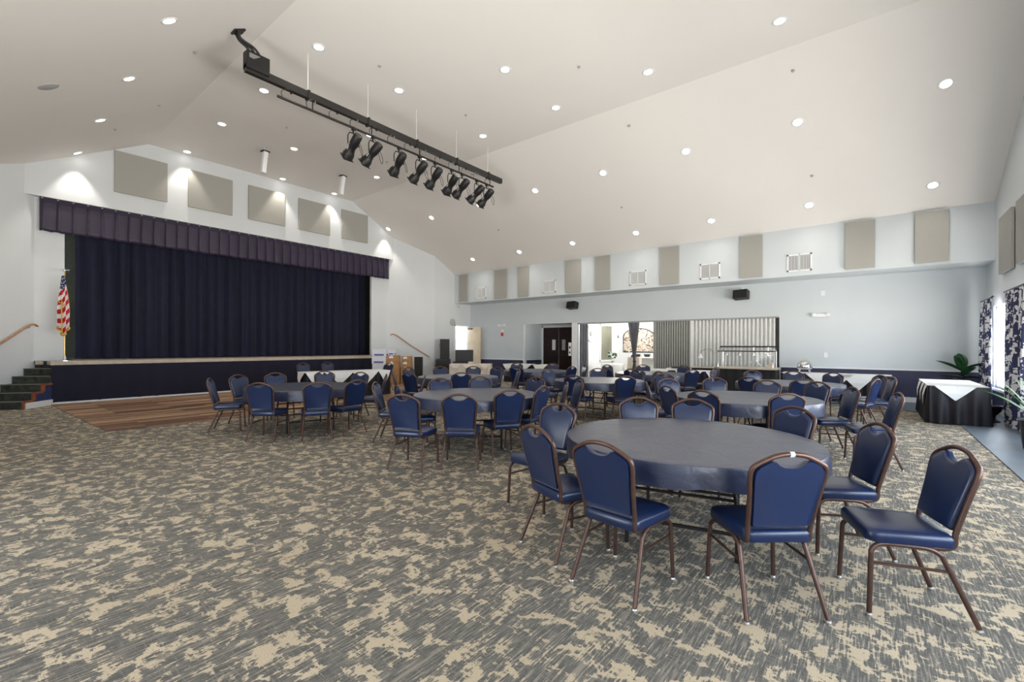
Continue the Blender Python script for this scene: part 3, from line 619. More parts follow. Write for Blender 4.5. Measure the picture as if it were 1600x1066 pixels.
# drapes in the opening
tag(pleats((-9.5, YB+.2), (-9.12, YB+.2), .02, 2.43, .05, .12, 9).build('grey_drape', M['drape'], smooth=True), 'grey drape hanging at the left jamb of the wide opening', 'drape')
rows = []
for j in range(13):
    t = j/12; z = 2.43-2.41*t; half = .2*(1-t/.62)+.035 if t < .62 else .035+.17*((t-.62)/.38)
    rows.append([(-7.15+half*(2*i/24-1)+.04*t, YB+.22+.035*math.sin(i*PI/2.2), z) for i in range(25)])
dr = thing('tied_drape', 'grey drape tied in the middle, hanging inside the wide opening', 'drape', (-7.15, YB+.22, 0))
P(dr, 'drape_cloth', MB().grid(rows), M['drape'], smooth=True)
P(dr, 'tie_band', MB().tube([(-7.12+.06*math.cos(a*PI/6), YB+.22+.06*math.sin(a*PI/6), .93) for a in range(12)], .02, 6, closed=True), M['plastic'])
struct(MB().box((-9.51, YB-.01, 2.40), (-2.29, YB+.14, 2.45)).build('trim_track', plain('grey_track', (.30, .31, .31), .5)))
# folding partition
def zig(xa, xb, per, dep, y, fr):
    n = max(2, round((xb-xa)/per)); pts = []; p = (xb-xa)/n
    for i in range(n): pts += [(xa+i*p, y+dep), (xa+i*p+p*.12, y), (xa+i*p+p*fr, y), (xa+i*p+p*(fr+.14), y+dep)]
    pts.append((xb, y+dep))
    return MB().grid([[(x, yy, z) for x, yy in pts] for z in (.01, 2.41)])
fp = thing('folding_partition', 'grey accordion partition closing the right part of the wide opening', 'partition', (-4.3, YB+.05, 0))
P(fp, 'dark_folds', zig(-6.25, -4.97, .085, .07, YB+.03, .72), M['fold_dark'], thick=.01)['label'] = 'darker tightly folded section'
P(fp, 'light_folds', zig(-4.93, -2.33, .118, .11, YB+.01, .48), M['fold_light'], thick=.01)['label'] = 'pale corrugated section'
P(fp, 'lead_post', MB().box((-6.3, YB+.0, 0), (-6.24, YB+.13, 2.41)), M['fold_dark'])
P(fp, 'meeting_post', MB().box((-4.98, YB+.0, 0), (-4.9, YB+.13, 2.41)), M['fold_light'])
P(fp, 'end_jamb', MB().box((-2.36, YB-.01, 0), (-2.28, YB+.13, 2.41)), M['legs'])

# ---------------------------------------------------------------- banquet chair
def chair_proto(label):
    t = thing('banquet_chair', label, 'chair', (0, 0, 0), 0, 'banquet chairs around the round tables')
    def yb(z): return -.185-(z-.47)*.25
    # seat
    pts = []
    for cx, cy, r, a0 in ((.155, .165, .06, 0), (-.155, .165, .06, 90), (-.145, -.155, .05, 180), (.145, -.155, .05, 270)):
        for k in range(5): a = R(a0+k*22.5); pts.append((cx+r*math.cos(a), cy+r*math.sin(a)))
    mb = MB(); lay = [(.98, .412), (1.0, .420), (1.0, .458), (.965, .474), (.86, .483), (.45, .490)]
    n = len(pts); v = []; f = []
    for s_, z in lay: v += [(x*s_, y*s_, z) for x, y in pts]
    for i in range(len(lay)-1): f += [(i*n+j, i*n+(j+1) % n, (i+1)*n+(j+1) % n, (i+1)*n+j) for j in range(n)]
    f += [tuple(range(n-1, -1, -1)), tuple((len(lay)-1)*n+j for j in range(n))]
    mb.add(v, f).build('seat', M['vinyl'], t, smooth=True)
    # back pad
    side = [(.158, .503), (.165, .517), (.172, .60), (.181, .69), (.190, .775), (.191, .812), (.188, .834), (.170, .856), (.130, .880), (.106, .890), (.088, .888), (.066, .868), (.036, .855), (0, .852)]
    out = side+[(-x, z) for x, z in side[-2::-1]]
    def ring(off, ins):
        cx, cz = 0, .68
        return [(x*(1-ins/.19), yb(z)+off, cz+(z-cz)*(1-ins/.19)) for x, z in out]
    n = len(out); L_ = [ring(-.016, .02), ring(-.020, .004), ring(-.004, 0), ring(.012, 0), ring(.026, .008), ring(.032, .03)]
    v = [p for l in L_ for p in l]; f = []
    for i in range(len(L_)-1): f += [(i*n+j, i*n+(j+1) % n, (i+1)*n+(j+1) % n, (i+1)*n+j) for j in range(n)]
    f += [tuple(range(n-1, -1, -1)), tuple((len(L_)-1)*n+j for j in range(n))]
    MB().add(v, f).build('backrest', M['vinyl'], t, smooth=True)
    # back frame
    hp = [(.168, -.03, .402), (.172, -.14, .404), (.175, -.185, .425), (.177, yb(.49), .49), (.185, yb(.60), .60), (.195, yb(.70), .70), (.206, yb(.79), .79), (.204, yb(.835), .835), (.186, yb(.862), .862), (.125, yb(.896), .896), (.07, yb(.918), .918), (0, yb(.926), .926)]
    fp_ = hp+[(-x, y, z) for x, y, z in hp[-2::-1]]
    MB().tube(spline(fp_, 3), .0140, 8).build('back_frame', M['frame'], t, smooth=True)
    MB().tube([(-.16, -.13, .404), (.16, -.13, .404)], .010, 6).tube([(-.185, .13, .404), (.185, .13, .404)], .010, 6).build('seat_brace', M['frame'], t, smooth=True)
    for s in (-1, 1):
        a = MB().tube(spline([(.185*s, -.06, .402), (.19*s, .10, .404), (.195*s, .165, .397), (.202*s, .198, .365), (.205*s, .203, .32), (.215*s, .215, .02)], 4), .0135, 8).build('leg', M['frame'], t, smooth=True)
        MB().lathe([(.014, 0), (.016, .010), (.0125, .018)], (.2155*s, .2155, 0), 10).build('leg_glide', M['glide'], a)
        a = MB().tube(spline([(.187*s, .02, .402), (.188*s, -.06, .400), (.190*s, -.115, .375), (.193*s, -.14, .33), (.224*s, -.268, .02)], 4), .0135, 8).build('leg', M['frame'], t, smooth=True)
        MB().lathe([(.014, 0), (.016, .010), (.0125, .018)], (.2245*s, -.2695, 0), 10).build('leg_glide', M['glide'], a)
        MB().tube([(.2055*s, .205, .295), (.197*s, -.155, .29)], .009, 6).build('stretcher', M['frame'], t, smooth=True)
    return t
CH = [
 # nearest table
 (-1.24, 2.73, -7, 'blue chair with its back to us at the nearest table, left of the taped chair'),
 (-1.79, 2.91, -21, 'dark-backed chair at the nearest left corner of the nearest round table'),
 (-2.46, 3.52, 176, 'chair turned away from the nearest table, behind the dark-backed chair'),
 (-1.89, 4.59, -146, 'light-reflecting chair on the far side of the nearest table, left of the two'),
 (-1.43, 4.78, -160, 'light-reflecting chair on the far side of the nearest table, right of the two'),
 (-.72, 4.76, 150, 'dark chair front at the far right of the nearest table'),
 (-.22, 4.20, 118, 'upright dark blue chair at the right side of the nearest table'),
 (.11, 3.50, 111, 'rightmost front chair, pulled out and seen from the side'),
 (-.53, 3.05, 40, 'bright blue chair back with white tape on its top rail, front centre'),
 # second table, middle left
 (-4.42, 3.62, 22, 'chair back at front left of the middle table with the wide dark skirt'),
 (-4.00, 4.02, 38, 'navy chair back at the middle of the near side of the middle table'),
 (-3.93, 4.72, 60, 'royal blue chair back, left one of two lit ones at the middle table'),
 (-3.97, 5.30, 95, 'royal blue chair back turned left, right one of two lit ones at the middle table'),
 (-5.88, 4.40, -50, 'chair seen edge-on facing right, left side of the middle table'),
 (-5.22, 4.32, -24, 'dark chair back tucked behind the front left chair of the middle table'),
 (-5.72, 5.32, -118, 'pale reflecting chair at the far left side of the middle table'),
 (-5.50, 5.98, -138, 'greyish chair on the far side of the middle table facing us'),
 (-4.82, 6.45, 178, 'dark chair facing us beyond the right rim of the middle table'),
 (-4.02, 5.97, 126, 'thin edge-on light blue chair right of the middle table'),
 (-4.08, 6.50, 138, 'thin edge-on grey chair behind the thin light blue one'),
 # table by the dance floor
 (-8.80, 3.10, -30, 'leftmost chair of all, edge-on at the table by the dance floor'),
 (-9.35, 3.65, -68, 'second chair from the left at the table by the dance floor'),
 (-7.50, 3.22, 38, 'navy chair back front left at the table by the dance floor'),
 (-6.98, 3.72, 66, 'navy chair back front centre at the table by the dance floor'),
 (-6.98, 4.24, 94, 'navy chair back turned left, front right of the table by the dance floor'),
 (-9.44, 4.25, -98, 'pale chair at the far left rim of the table by the dance floor'),
 (-9.32, 5.12, -125, 'grey chair between the dance floor table and the white draped table'),
 (-8.50, 5.30, -160, 'half-hidden grey chair at the far right of the table by the dance floor'),
 (-7.82, 5.30, 140, 'thin dark chair leaning right between the two left tables'),
 (-7.02, 5.62, 140, 'blue-grey chair front between the two left tables, next to the cartons'),
 # table behind the nearest one
 (-.98, 6.66, 35, 'pale blue chair back at the near right of the table behind the nearest one'),
 (-2.14, 6.72, -38, 'black-looking chair back at the near left of the table behind the nearest one'),
 (-1.66, 6.40, -12, 'black-looking chair back at the near middle of the table behind the nearest one'),
 (-2.62, 7.85, -128, 'bright pale blue chair behind the black-looking chair back'),
 (-2.58, 7.15, -62, 'edge-on light blue chair at the left of the table behind the nearest one'),
 (-.84, 8.58, 150, 'dark grey chair front at the far right of the table behind the nearest one'),
 (-.48, 7.86, 116, 'tall dark side-on chair right of the table behind the nearest one'),
 (-2.15, 8.60, -152, 'grey-blue chair far left on the rim of the table behind the nearest one'),
 (-1.42, 8.40, 175, 'grey-blue chair far middle on the rim of the table behind the nearest one'),
 (-.03, 7.35, 104, 'edge-on chair standing alone in the aisle before the corner table'),
 # middle of the hall
 (-4.63, 8.00, 6, 'dark chair back at the near left of the round table by the drapes'),
 (-3.92, 8.33, 50, 'royal blue chair back at the near right of the round table by the drapes'),
 (-5.40, 10.25, -151, 'grey chair facing us on the far side of the round table by the drapes'),
 (-4.53, 10.28, 172, 'grey chair facing us at the far right of the round table by the drapes'),
 (-3.98, 9.92, 146, 'dark chair front right of the round table by the drapes'),
 (-5.60, 8.18, -40, 'black leaning chair at the left of the round table by the drapes'),
 (-6.02, 9.25, -105, 'pale chair at the far left of the round table by the drapes'),
 (-3.28, 9.15, -150, 'chair with a pale frame between the drapes table and the buffet table'),
 # back middle table by the partition
 (-5.35, 11.05, -20, 'dark chair back left of the round table before the grey partition'),
 (-4.76, 11.12, -3, 'dark chair back at the near side of the round table before the grey partition'),
 (-3.70, 11.60, 58, 'vivid blue chair back at the round table before the grey partition'),
 (-4.50, 13.52, 164, 'grey chair facing us right of the white box by the partition'),
 (-5.45, 13.30, -150, 'grey chair facing us left of the white box by the partition'),
 (-3.60, 13.10, 130, 'chair standing beside the left end of the buffet cart'),
 (-6.20, 12.75, -112, 'pale blue chair below the white flowers in the opening'),
 # left far table by the speakers
 (-7.08, 7.08, 46, 'dark blue chair back at the near right of the table before the speakers'),
 (-7.75, 6.45, 5, 'black chair back at the near left of the table before the speakers'),
 (-9.10, 8.42, -118, 'grey chair facing us at the far left of the table before the speakers'),
 (-8.60, 9.02, -145, 'grey chair facing us at the far middle of the table before the speakers'),
 (-7.98, 9.12, -172, 'grey chair facing us at the far right of the table before the speakers'),
 (-7.02, 8.62, 138, 'side-on blue-grey chair right of the table before the speakers'),
 (-8.55, 6.72, -38, 'dark edge-on chair beside the brown cartons'),
 (-9.25, 7.62, -84, 'small grey chair peeking behind the black chair back near the cartons'),
 # table before the double doors
 (-7.75, 10.12, 12, 'black chair back standing before the table near the double doors'),
 (-9.20, 11.95, -122, 'light-topped chair facing us behind the black chair near the double doors'),
 (-8.35, 12.50, -165, 'grey chair facing us at the far side of the table near the double doors'),
 (-6.88, 11.02, 80, 'blue chair back right of the table near the double doors'),
 (-7.20, 12.25, 140, 'edge-on blue chair by the white jamb and grey drape'),
 # table by the buffet
 (-1.02, 9.70, 14, 'deep blue chair back at the near side of the table by the chafing dish'),
 (-1.72, 9.66, -20, 'dark-topped chair back at the near left of the table by the chafing dish'),
 (-2.10, 11.92, -142, 'pale chair facing us in front of the black buffet cart'),
 (-2.62, 11.02, -80, 'dark leaning chair at the left of the table by the chafing dish'),
 (-1.42, 12.02, -176, 'grey chair facing us before the chafing dish'),
 (-.80, 11.95, 155, 'grey chair facing us before the white draped buffet table'),
 (-.22, 10.42, 72, 'bright blue chair back at the right of the table by the chafing dish'),
 (-.12, 11.62, 124, 'dark side-on chair right of the table by the chafing dish'),
 (.02, 11.08, 104, 'edge-lit blue chair between the bright blue back and the dark side-on chair'),
 # chairs around the draped table by the stage
 (-14.30, 7.30, -92, 'grey chair between the stage skirt and the draped table, left one'),
 (-14.30, 8.15, -92, 'grey chair between the stage skirt and the draped table, right one'),
 (-12.65, 9.0, 100, 'dark blue chair in front of the white cartons'),
]
proto = chair_proto(CH[0][3])
for i, (x, y, a, l) in enumerate(CH):
    g_ = 'banquet chairs around the round tables'
    if i == 0: proto.location = (x, y, 0); proto.rotation_euler = (0, 0, R(a)); first = proto
    else: dup(proto, (x, y, 0), R(a), l, g_)
taped = [o for o in C.objects if o.get('label', '') == CH[8][3]][0]
MB().tube([(-.012, -.299, .925), (.012, -.299, .925)], .0155, 8).build('tape_wrap', M['tape'], taped)['label'] = 'white tape wound on the rail'

# ---------------------------------------------------------------- round tables
RT = .97
def round_table(label):
    t = thing('round_table', label, 'table', (0, 0, 0), 0, 'round banquet tables')
    MB().lathe([(.0, .722), (.945, .722), (.955, .73), (.955, .75), (.945, .756), (.0, .756)], n=64).build('tabletop', M['ply'], t, smooth=True)
    for s in (-1, 1):
        y = .46*s
        for x in (-.38, .38): MB().tube(spline([(x*.8, y*.75, .72), (x*.95, y*.95, .5), (x, y, .3), (x, y, 0)], 3), .016, 8).build('leg', M['legs'], t, smooth=True)
        MB().tube([(-.38, y, .19), (.38, y, .19)], .013, 8).tube([(-.37, y*.97, .42), (.37, y*.97, .42)], .011, 8).build('crossbar', M['legs'], t, smooth=True)
        MB().tube([(0, y*.98, .40), (0, 0, .71)], .010, 6).build('brace', M['legs'], t, smooth=True)
    return t
def round_cloth(label, seed):
    r = random.Random(seed); n = 96; rows = []
    ph = [r.uniform(0, 6.28) for _ in range(4)]
    prof = [(0, .7610), (.3, .7612), (.6, .7612), (.85, .7614), (.955, .7612), (.966, .757), (.970, .745), (.972, .70), (.974, .65), (.972, .60)]
    for k, (q, z) in enumerate(prof):
        row = []
        for i in range(n+1):
            a = 2*PI*(i % n)/n; dr = 0; dz = 0
            if k > 6:
                t = (k-6)/3; dr = t*(.007*math.sin(a*13+ph[0])+.006*math.sin(a*29+ph[1])); dz = .012*t*math.sin(a*5+ph[2])+.006*t*math.sin(a*17+ph[3])
            row.append(((q+dr)*math.cos(a), (q+dr)*math.sin(a), z+dz))
        rows.append(row)
    rows = rows[1:]
    mb = MB().grid(rows); top = rows[0][:-1]; b0 = len(mb.v); mb.v += [tuple(p) for p in top]; mb.f.append(tuple(range(b0, b0+n)))
    return mb
TB = [(-1.2, 3.8, 'nearest round folding table under a navy vinyl cover', 'wrinkled navy vinyl cover on the nearest and largest-looking round table', 12),
      (-4.8, 5.15, 'round folding table in the middle left, behind the two royal blue chairs', 'navy vinyl cover on the middle left round table', 40),
      (-8.1, 4.1, 'round folding table at far left beside the wooden dance floor', 'navy cover on the round table beside the dance floor', 75),
      (-1.47, 7.32, 'round folding table straight behind the nearest one', 'navy cover with shiny drop on the table straight behind the nearest one', 20),
      (-4.71, 8.97, 'round folding table before the grey drapes', 'navy cover on the round table before the grey drapes', 0),
      (-7.86, 7.77, 'round folding table before the stacked speakers', 'navy cover on the round table before the stacked speakers', 30),
      (-8.07, 11.28, 'farthest left round folding table near the double doors', 'navy cover on the round table near the double doors', 60),
      (-1.36, 10.78, 'round folding table in front of the chafing dish', 'navy cover on the round table in front of the chafing dish', 10),
      (-4.84, 12.27, 'round folding table in front of the folding partition', 'navy cover on the round table in front of the folding partition', 15)]
tproto = None
for i, (x, y, l, lc, a) in enumerate(TB):
    if tproto is None: tproto = round_table(l); tproto.location = (x, y, 0); tproto.rotation_euler = (0, 0, R(a))
    else: dup(tproto, (x, y, 0), R(a), l)
    c = round_cloth(lc, i).build('tablecloth', M['cloth'], smooth=True); c.location = (x, y, 0); c.rotation_euler = (0, 0, R(a*1.7))
    tag(c, lc, 'tablecloth', 'navy covers on the round tables')

# ---------------------------------------------------------------- skirted rectangular tables
def skirted(name, label, cx, cy, rz, L, W, mat, seed, H=.74, amp=.028, per=.17):
    t = thing(name, label, 'table', (cx, cy, 0), rz)
    MB().box((-L/2, -W/2, H-.03), (L/2, W/2, H)).build('tabletop', M['ply'], t)
    r = random.Random(seed); pts = []; per_len = 2*(L+W); n = int(per_len/per)*8
    for i in range(n):
        s = i/n*per_len
        if s < L: p, nn = Vector((-L/2+s, -W/2)), Vector((0, -1))
        elif s < L+W: p, nn = Vector((L/2, -W/2+s-L)), Vector((1, 0))
        elif s < 2*L+W: p, nn = Vector((L/2-(s-L-W), W/2)), Vector((0, 1))
        else: p, nn = Vector((-L/2, W/2-(s-2*L-W))), Vector((-1, 0))
        pts.append((p, nn, math.sin(i/8*2*PI)*r.uniform(.9, 1.1)))
    rows = []
    for j in range(6):
        q = j/5; z = H-.005-(H-.02)*q
        rows.append([Vector((*(p+nn*(.012+.012*q+amp*(.25+.75*q)*(1+a)/1.6)), z)) for p, nn, a in pts+pts[:1]])
    MB().grid(rows).build('skirt', mat, t, smooth=True)
    for sx in (-1, 1):
        for sy in (-1, 1): MB().tube([(sx*(L/2-.15), sy*(W/2-.1), 0), (sx*(L/2-.15), sy*(W/2-.1), H-.03)], .014, 6).build('leg', M['legs'], t)
    return t
def overlay(label, cx, cy, rz, L, W, mat, tris, H=.74, drop=.33):
    """white cloth: flat top with triangular points over the edges. tris: (side, centre, half width, drop)"""
    t = MB(); z = H+.008
    t.box((-L/2-.02, -W/2-.02, z-.004), (L/2+.02, W/2+.02, z))
    for side, c, hw, dp in tris:
        o = .055
        def at(u, v):
            return {'s': (u, -W/2-.02-o*min(1, v*6), z-v), 'n': (u, W/2+.02+o*min(1, v*6), z-v), 'e': (L/2+.02+o*min(1, v*6), u, z-v), 'w': (-L/2-.02-o*min(1, v*6), u, z-v)}[side]
        rr = [[at(c-hw*(1-q)+2*hw*(1-q)*k/8, dp*q) for k in range(9)] for q in (0, .06, .2, .5, .8, .97)]
        t.grid(rr)
    o_ = t.build('white_tablecloth', mat, smooth=False); o_.location = (cx, cy, 0); o_.rotation_euler = (0, 0, rz)
    return tag(o_, label, 'tablecloth')
# corner table
skirted('skirted_table', 'black-skirted table standing by the window curtains in the right corner', 1.28, 13.3, R(90), 2.3, .82, M['satin'], 3, amp=.042, per=.235)
overlay('white square cloth with hanging points on the right corner table', 1.28, 13.3, R(90), 2.3, .82, M['linen'], [('w', .04, .30, .28), ('n', -.85, .24, .42), ('n', -.2, .26, .40), ('n', .55, .3, .4), ('e', 0, .3, .3)])
# back wall buffet table
skirted('skirted_table', 'long black-skirted table along the back wall right of the buffet cart', -.85, 15.62, 0, 2.45, .76, M['satin'], 4)
overlay('white cloth points on the long back-wall table', -.85, 15.62, 0, 2.45, .76, M['linen'], [('s', -.95, .25, .3), ('s', -.1, .55, .5), ('s', .55, .38, .42)])
# table near the stage
skirted('skirted_table', 'black-skirted table between the stage skirt and the dance floor table', -12.25, 7.42, R(80), 2.44, .76, M['satin'], 6)
overlay('white cloth with triangular points on the table near the stage', -12.25, 7.42, R(80), 2.44, .76, M['linen'], [('s', -1.0, .24, .42), ('s', -.32, .42, .36), ('s', .45, .42, .40), ('s', 1.05, .2, .4), ('w', 0, .3, .35), ('e', 0, .3, .35)])
# far left tables
skirted('draped_table', 'cream-draped table in front of the black speakers', -13.2, 13.8, R(36), 1.7, .76, M['cream'], 8, amp=.015, per=.3)
overlay('cream cloth on the table in front of the black speakers', -13.2, 13.8, R(36), 1.7, .76, M['cream'], [('s', -.6, .22, .3), ('s', 0, .35, .3), ('s', .6, .22, .25)])
skirted('skirted_table', 'black-skirted table left of the dark double doors', -11.2, 15.2, R(4), 2.0, .76, M['satin'], 9)
overlay('white cloth with points on the table left of the double doors', -11.2, 15.2, R(4), 2.0, .76, M['linen'], [('s', -.8, .28, .3), ('s', -.05, .4, .35), ('s', .75, .33, .35)])
# table by the partition
skirted('skirted_table', 'navy-skirted table before the dark folds of the partition', -4.95, 14.72, 0, 1.9, .76, M['navycloth'], 11)
overlay('white cloth hanging off the table before the partition', -4.95, 14.72, 0, 1.9, .76, M['linen'], [('s', -.5, .4, .3), ('s', .5, .42, .42), ('e', 0, .3, .3)])
tag(MB().box((-5.25, 14.6, .752), (-4.6, 14.95, .80)).build('white_linen_stack', M['linen'], bevel=.01), 'folded white linens with a dark tray on top, by the partition', 'linens')
tag(MB().lathe([(.0, 0), (.2, .0), (.24, .03), (.22, .04), (.0, .02)], (-4.92, 14.78, .802), 20).build('dark_tray', M['plastic'], smooth=True), 'oval dark tray on the folded white linens', 'tray')
# small things on the far tables
for x, y, l in [(-11.9, 15.15, 'small black bowl left on the table by the double doors'), (-10.8, 15.25, 'small black bowl right on the table by the double doors')]:
    tag(MB().lathe([(.0, 0), (.10, .0), (.17, .07), (.16, .07), (.09, .012), (.0, .012)], (x, y, .75), 18).build('bowl', M['plastic'], smooth=True), l, 'bowl')

# ---------------------------------------------------------------- buffet cart with sneeze guard
bx0, bx1, by0, by1 = -3.9, -2.2, 15.0, 15.75
bc = thing('buffet_cart', 'black buffet cart with a glass sneeze guard before the partition', 'buffet cart', ((bx0+bx1)/2, 15.4, 0))
P(bc, 'cart_body', MB().box((bx0+.03, by0+.03, .1), (bx1-.03, by1-.03, .80)), M['black'])
P(bc, 'cart_skirt', pleats((bx0, by0), (bx1, by0), .04, .82, .012, .25, 31), M['black'], smooth=True)
P(bc, 'countertop', MB().box((bx0-.03, by0-.05, .82), (bx1+.03, by1+.02, .87)), M['stonetop'], bevel=.008)
for x in (bx0+.08, bx1-.08):
    for y in (by0+.08, by1-.08): P(bc, 'caster', MB().lathe([(.0, -.03), (.05, -.03), (.05, .03), (.0, .03)], (x, y, .05), 14, Matrix.Rotation(R(90), 3, 'Y')), M['plastic'], smooth=True)
for x in (bx0+.12, bx1-.08):
    P(bc, 'guard_post', MB().tube([(x, by0+.05, .87), (x, by0+.05, 1.36), (x, by0+.32, 1.49)], .014, 8).tube([(x, by1-.08, .87), (x, by1-.08, 1.36), (x, by0+.32, 1.49)], .014, 8), M['chrome'], smooth=True)
P(bc, 'guard_bar', MB().tube([(bx0+.1, by0+.05, 1.36), (bx1-.05, by0+.05, 1.36)], .016, 8).tube([(bx0+.12, by0+.32, 1.50), (bx1-.0, by0+.32, 1.50)], .022, 8).tube([(bx0+.1, by1-.08, 1.36), (bx1-.05, by1-.08, 1.36)], .014, 8), M['legs'], smooth=True)
P(bc, 'guard_glass', MB().add([(bx0+.12, by0+.05, 1.36), (bx1-.08, by0+.05, 1.36), (bx1-.08, by0+.32, 1.495), (bx0+.12, by0+.32, 1.495)], [(0, 1, 2, 3)]).add([(bx0+.12, by0+.05, 1.05), (bx1-.08, by0+.05, 1.05), (bx1-.08, by0+.05, 1.34), (bx0+.12, by0+.05, 1.34)], [(0, 1, 2, 3)]), M['glass'], thick=.006)
for k in range(4):
    x = bx0+.32+k*.38
    lm = P(bc, 'heat_lamp', MB().lathe([(.02, .12), (.035, .06), (.085, 0), (.078, 0), (.03, .05), (.0, .07)], (x, by0+.32, 1.24), 18), M['chrome'], smooth=True)
    P(bc, 'lamp_cord', MB().tube([(x, by0+.32, 1.35), (x, by0+.32, 1.48)], .012, 6), M['chrome'])
    P(bc, 'heat_bulb', MB().lathe([(.0, 0), (.05, .005), (.055, .02), (.03, .04), (.0, .05)], (x, by0+.32, 1.235), 14), M['heat'], smooth=True)
cw = thing('carving_station', 'pale-topped carving station with a gooseneck lamp left of the buffet cart', 'carving station', (-4.35, 15.55, 0))
P(cw, 'station_top', MB().box((-4.7, 15.3, .80), (-4.02, 15.85, .84)), M['stonetop'], bevel=.006)
P(cw, 'station_body', MB().box((-4.66, 15.33, .02), (-4.06, 15.82, .80)), M['navycloth'])
P(cw, 'lamp_arm', MB().tube(spline([(-4.08, 15.6, .84), (-4.05, 15.6, 1.3), (-4.2, 15.6, 1.42), (-4.42, 15.6, 1.36), (-4.46, 15.6, 1.28)], 5), .009, 6), M['chrome'], smooth=True)
P(cw, 'lamp_shade', MB().lathe([(.02, .16), (.04, .10), (.09, 0), (.08, 0), (.0, .08)], (-4.46, 15.6, 1.12), 16), M['label'], smooth=True)
tag(MB().tube([(-2.95, 15.35, .87), (-2.9, 15.35, 1.05), (-2.75, 15.35, 1.08), (-2.6, 15.35, .87)], .006, 6).build('wire_stand', M['chrome'], smooth=True), 'thin wire stand on the buffet counter under the lamps', 'stand')
tag(MB().prism([(-2.52, .87), (-2.28, .87), (-2.40, 1.04)], lambda x, z: (x, 15.3, z), lambda x, z: (x, 15.45, z)).build('tent_card_holder', M['stonetop']), 'small wedge-shaped holder at the right end of the buffet counter', 'holder')
# round chafing dish
cd = thing('chafing_dish', 'round-topped chrome chafing dish at the left end of the back-wall table', 'chafing dish', (-1.55, 15.6, .75))
P(cd, 'water_pan', MB().lathe([(.17, .10), (.19, .12), (.19, .17), (.0, .17)], (-1.55, 15.6, .75), 28), M['chrome'], smooth=True)
P(cd, 'roll_lid', MB().lathe([(.19, .17), (.19, .21), (.17, .28), (.12, .34), (.05, .365), (.0, .37)], (-1.55, 15.6, .75), 28), M['chrome'], smooth=True)
P(cd, 'lid_handle', MB().tube([(-1.60, 15.6, 1.11), (-1.60, 15.6, 1.15), (-1.50, 15.6, 1.15), (-1.50, 15.6, 1.11)], .008, 6), M['brass'])
for a in range(4):
    P(cd, 'foot', MB().tube([(-1.55+.16*math.cos(R(45+90*a)), 15.6+.16*math.sin(R(45+90*a)), .85), (-1.55+.19*math.cos(R(45+90*a)), 15.6+.19*math.sin(R(45+90*a)), .755)], .012, 6), M['chrome'])

# ---------------------------------------------------------------- speakers, cartons
def pa(x, y, z, w_, d_, h_, rz, label, name='loudspeaker'):
    t = thing(name, label, 'speaker', (x, y, z), R(rz))
    q = [(-w_/2, -d_/2), (w_/2, -d_/2), (w_*.36, d_/2), (-w_*.36, d_/2)]
    MB().prism(q, lambda a, b: (a, b, 0), lambda a, b: (a, b, h_)).build('cabinet', M['plastic'], t, bevel=.012)
    MB().box((-w_*.45, -d_/2-.012, h_*.06), (w_*.45, -d_/2-.002, h_*.94)).build('speaker_grille', M['grille'], t, bevel=.004)
    MB().tube([(-w_*.5, 0, h_*.6), (-w_*.56, 0, h_*.62), (-w_*.56, 0, h_*.75), (-w_*.5, 0, h_*.77)], .01, 6).build('handle', M['plastic'], t)
    return t
pa(-15.05, 13.93, 0, .66, .55, .92, 46, 'black subwoofer cabinet on the floor beside the stage wall')
pa(-15.02, 14.0, .925, .42, .40, .88, 46, 'tall black loudspeaker stacked on the left subwoofer')
pa(-14.55, 14.52, 0, .68, .55, .80, 46, 'black subwoofer cabinet right of the tall speaker stack')
mw = thing('stage_monitor', 'wedge-shaped black stage monitor on the right subwoofer', 'speaker', (-14.45, 14.65, .805), R(46))
MB().prism([(-.30, 0), (.30, 0), (.30, .16), (-.12, .52), (-.30, .52)], lambda a, z: (-.40, a, z), lambda a, z: (.40, a, z)).build('cabinet', M['plastic'], mw, bevel=.01)
MB().box((-.37, -.012, 0), (.37, .006, .5), Matrix.Rotation(R(0), 3, 'X')).build('speaker_grille', M['grille'], mw)
bpy.data.objects['speaker_grille']
def carton(x, y, z, w_, d_, h_, rz, mat, label, cat='carton', stripe=None, lab=None):
    t = thing('cardboard_carton' if mat is M['carton'] else 'white_carton', label, 'box', (x, y, z), R(rz))
    MB().box((-w_/2, -d_/2, 0), (w_/2, d_/2, h_)).build('box', mat, t, bevel=.004)
    MB().box((-.03, -d_/2-.001, h_-.04), (.03, d_/2+.001, h_+.001)).build('packing_tape', M['cream'], t)
    if stripe: MB().box((-w_*.35, -d_/2-.002, h_*.12), (w_*.35, -d_/2, h_*.34)).box((w_/2, -d_*.3, h_*.12), (w_/2+.002, d_*.3, h_*.34)).build('print_band', M['violet'], t)
    if lab: MB().box((-.10, -d_/2-.002, h_*.5), (.06, -d_/2, h_*.85)).build('label_sheet', M['label'], t)
    return t
ax, ay = -14.85, 10.47; bx_, by_ = -14.98, 10.22
carton(ax-.05, ay, .0, .55, .45, .44, 38, M['cartonwhite'], 'white carton at the bottom of the stack beside the stage skirt')
carton(ax+.0, ay+.02, .445, .52, .42, .36, 38, M['cartonwhite'], 'white carton second from the floor in the stack beside the stage skirt', stripe=1)
carton(ax+.0, ay+.0, .81, .52, .42, .27, 38, M['cartonwhite'], 'white carton third from the floor with a violet band', stripe=1)
carton(ax+.0, ay+.02, 1.085, .52, .42, .29, 38, M['cartonwhite'], 'topmost white carton with a violet band', stripe=1)
carton(bx_+.45, by_+.62, .0, .44, .42, .60, 36, M['carton'], 'tall brown carton on the floor in the left brown stack')
carton(bx_+.45, by_+.62, .605, .44, .42, .30, 36, M['carton'], 'brown carton in the middle of the left brown stack', lab=1)
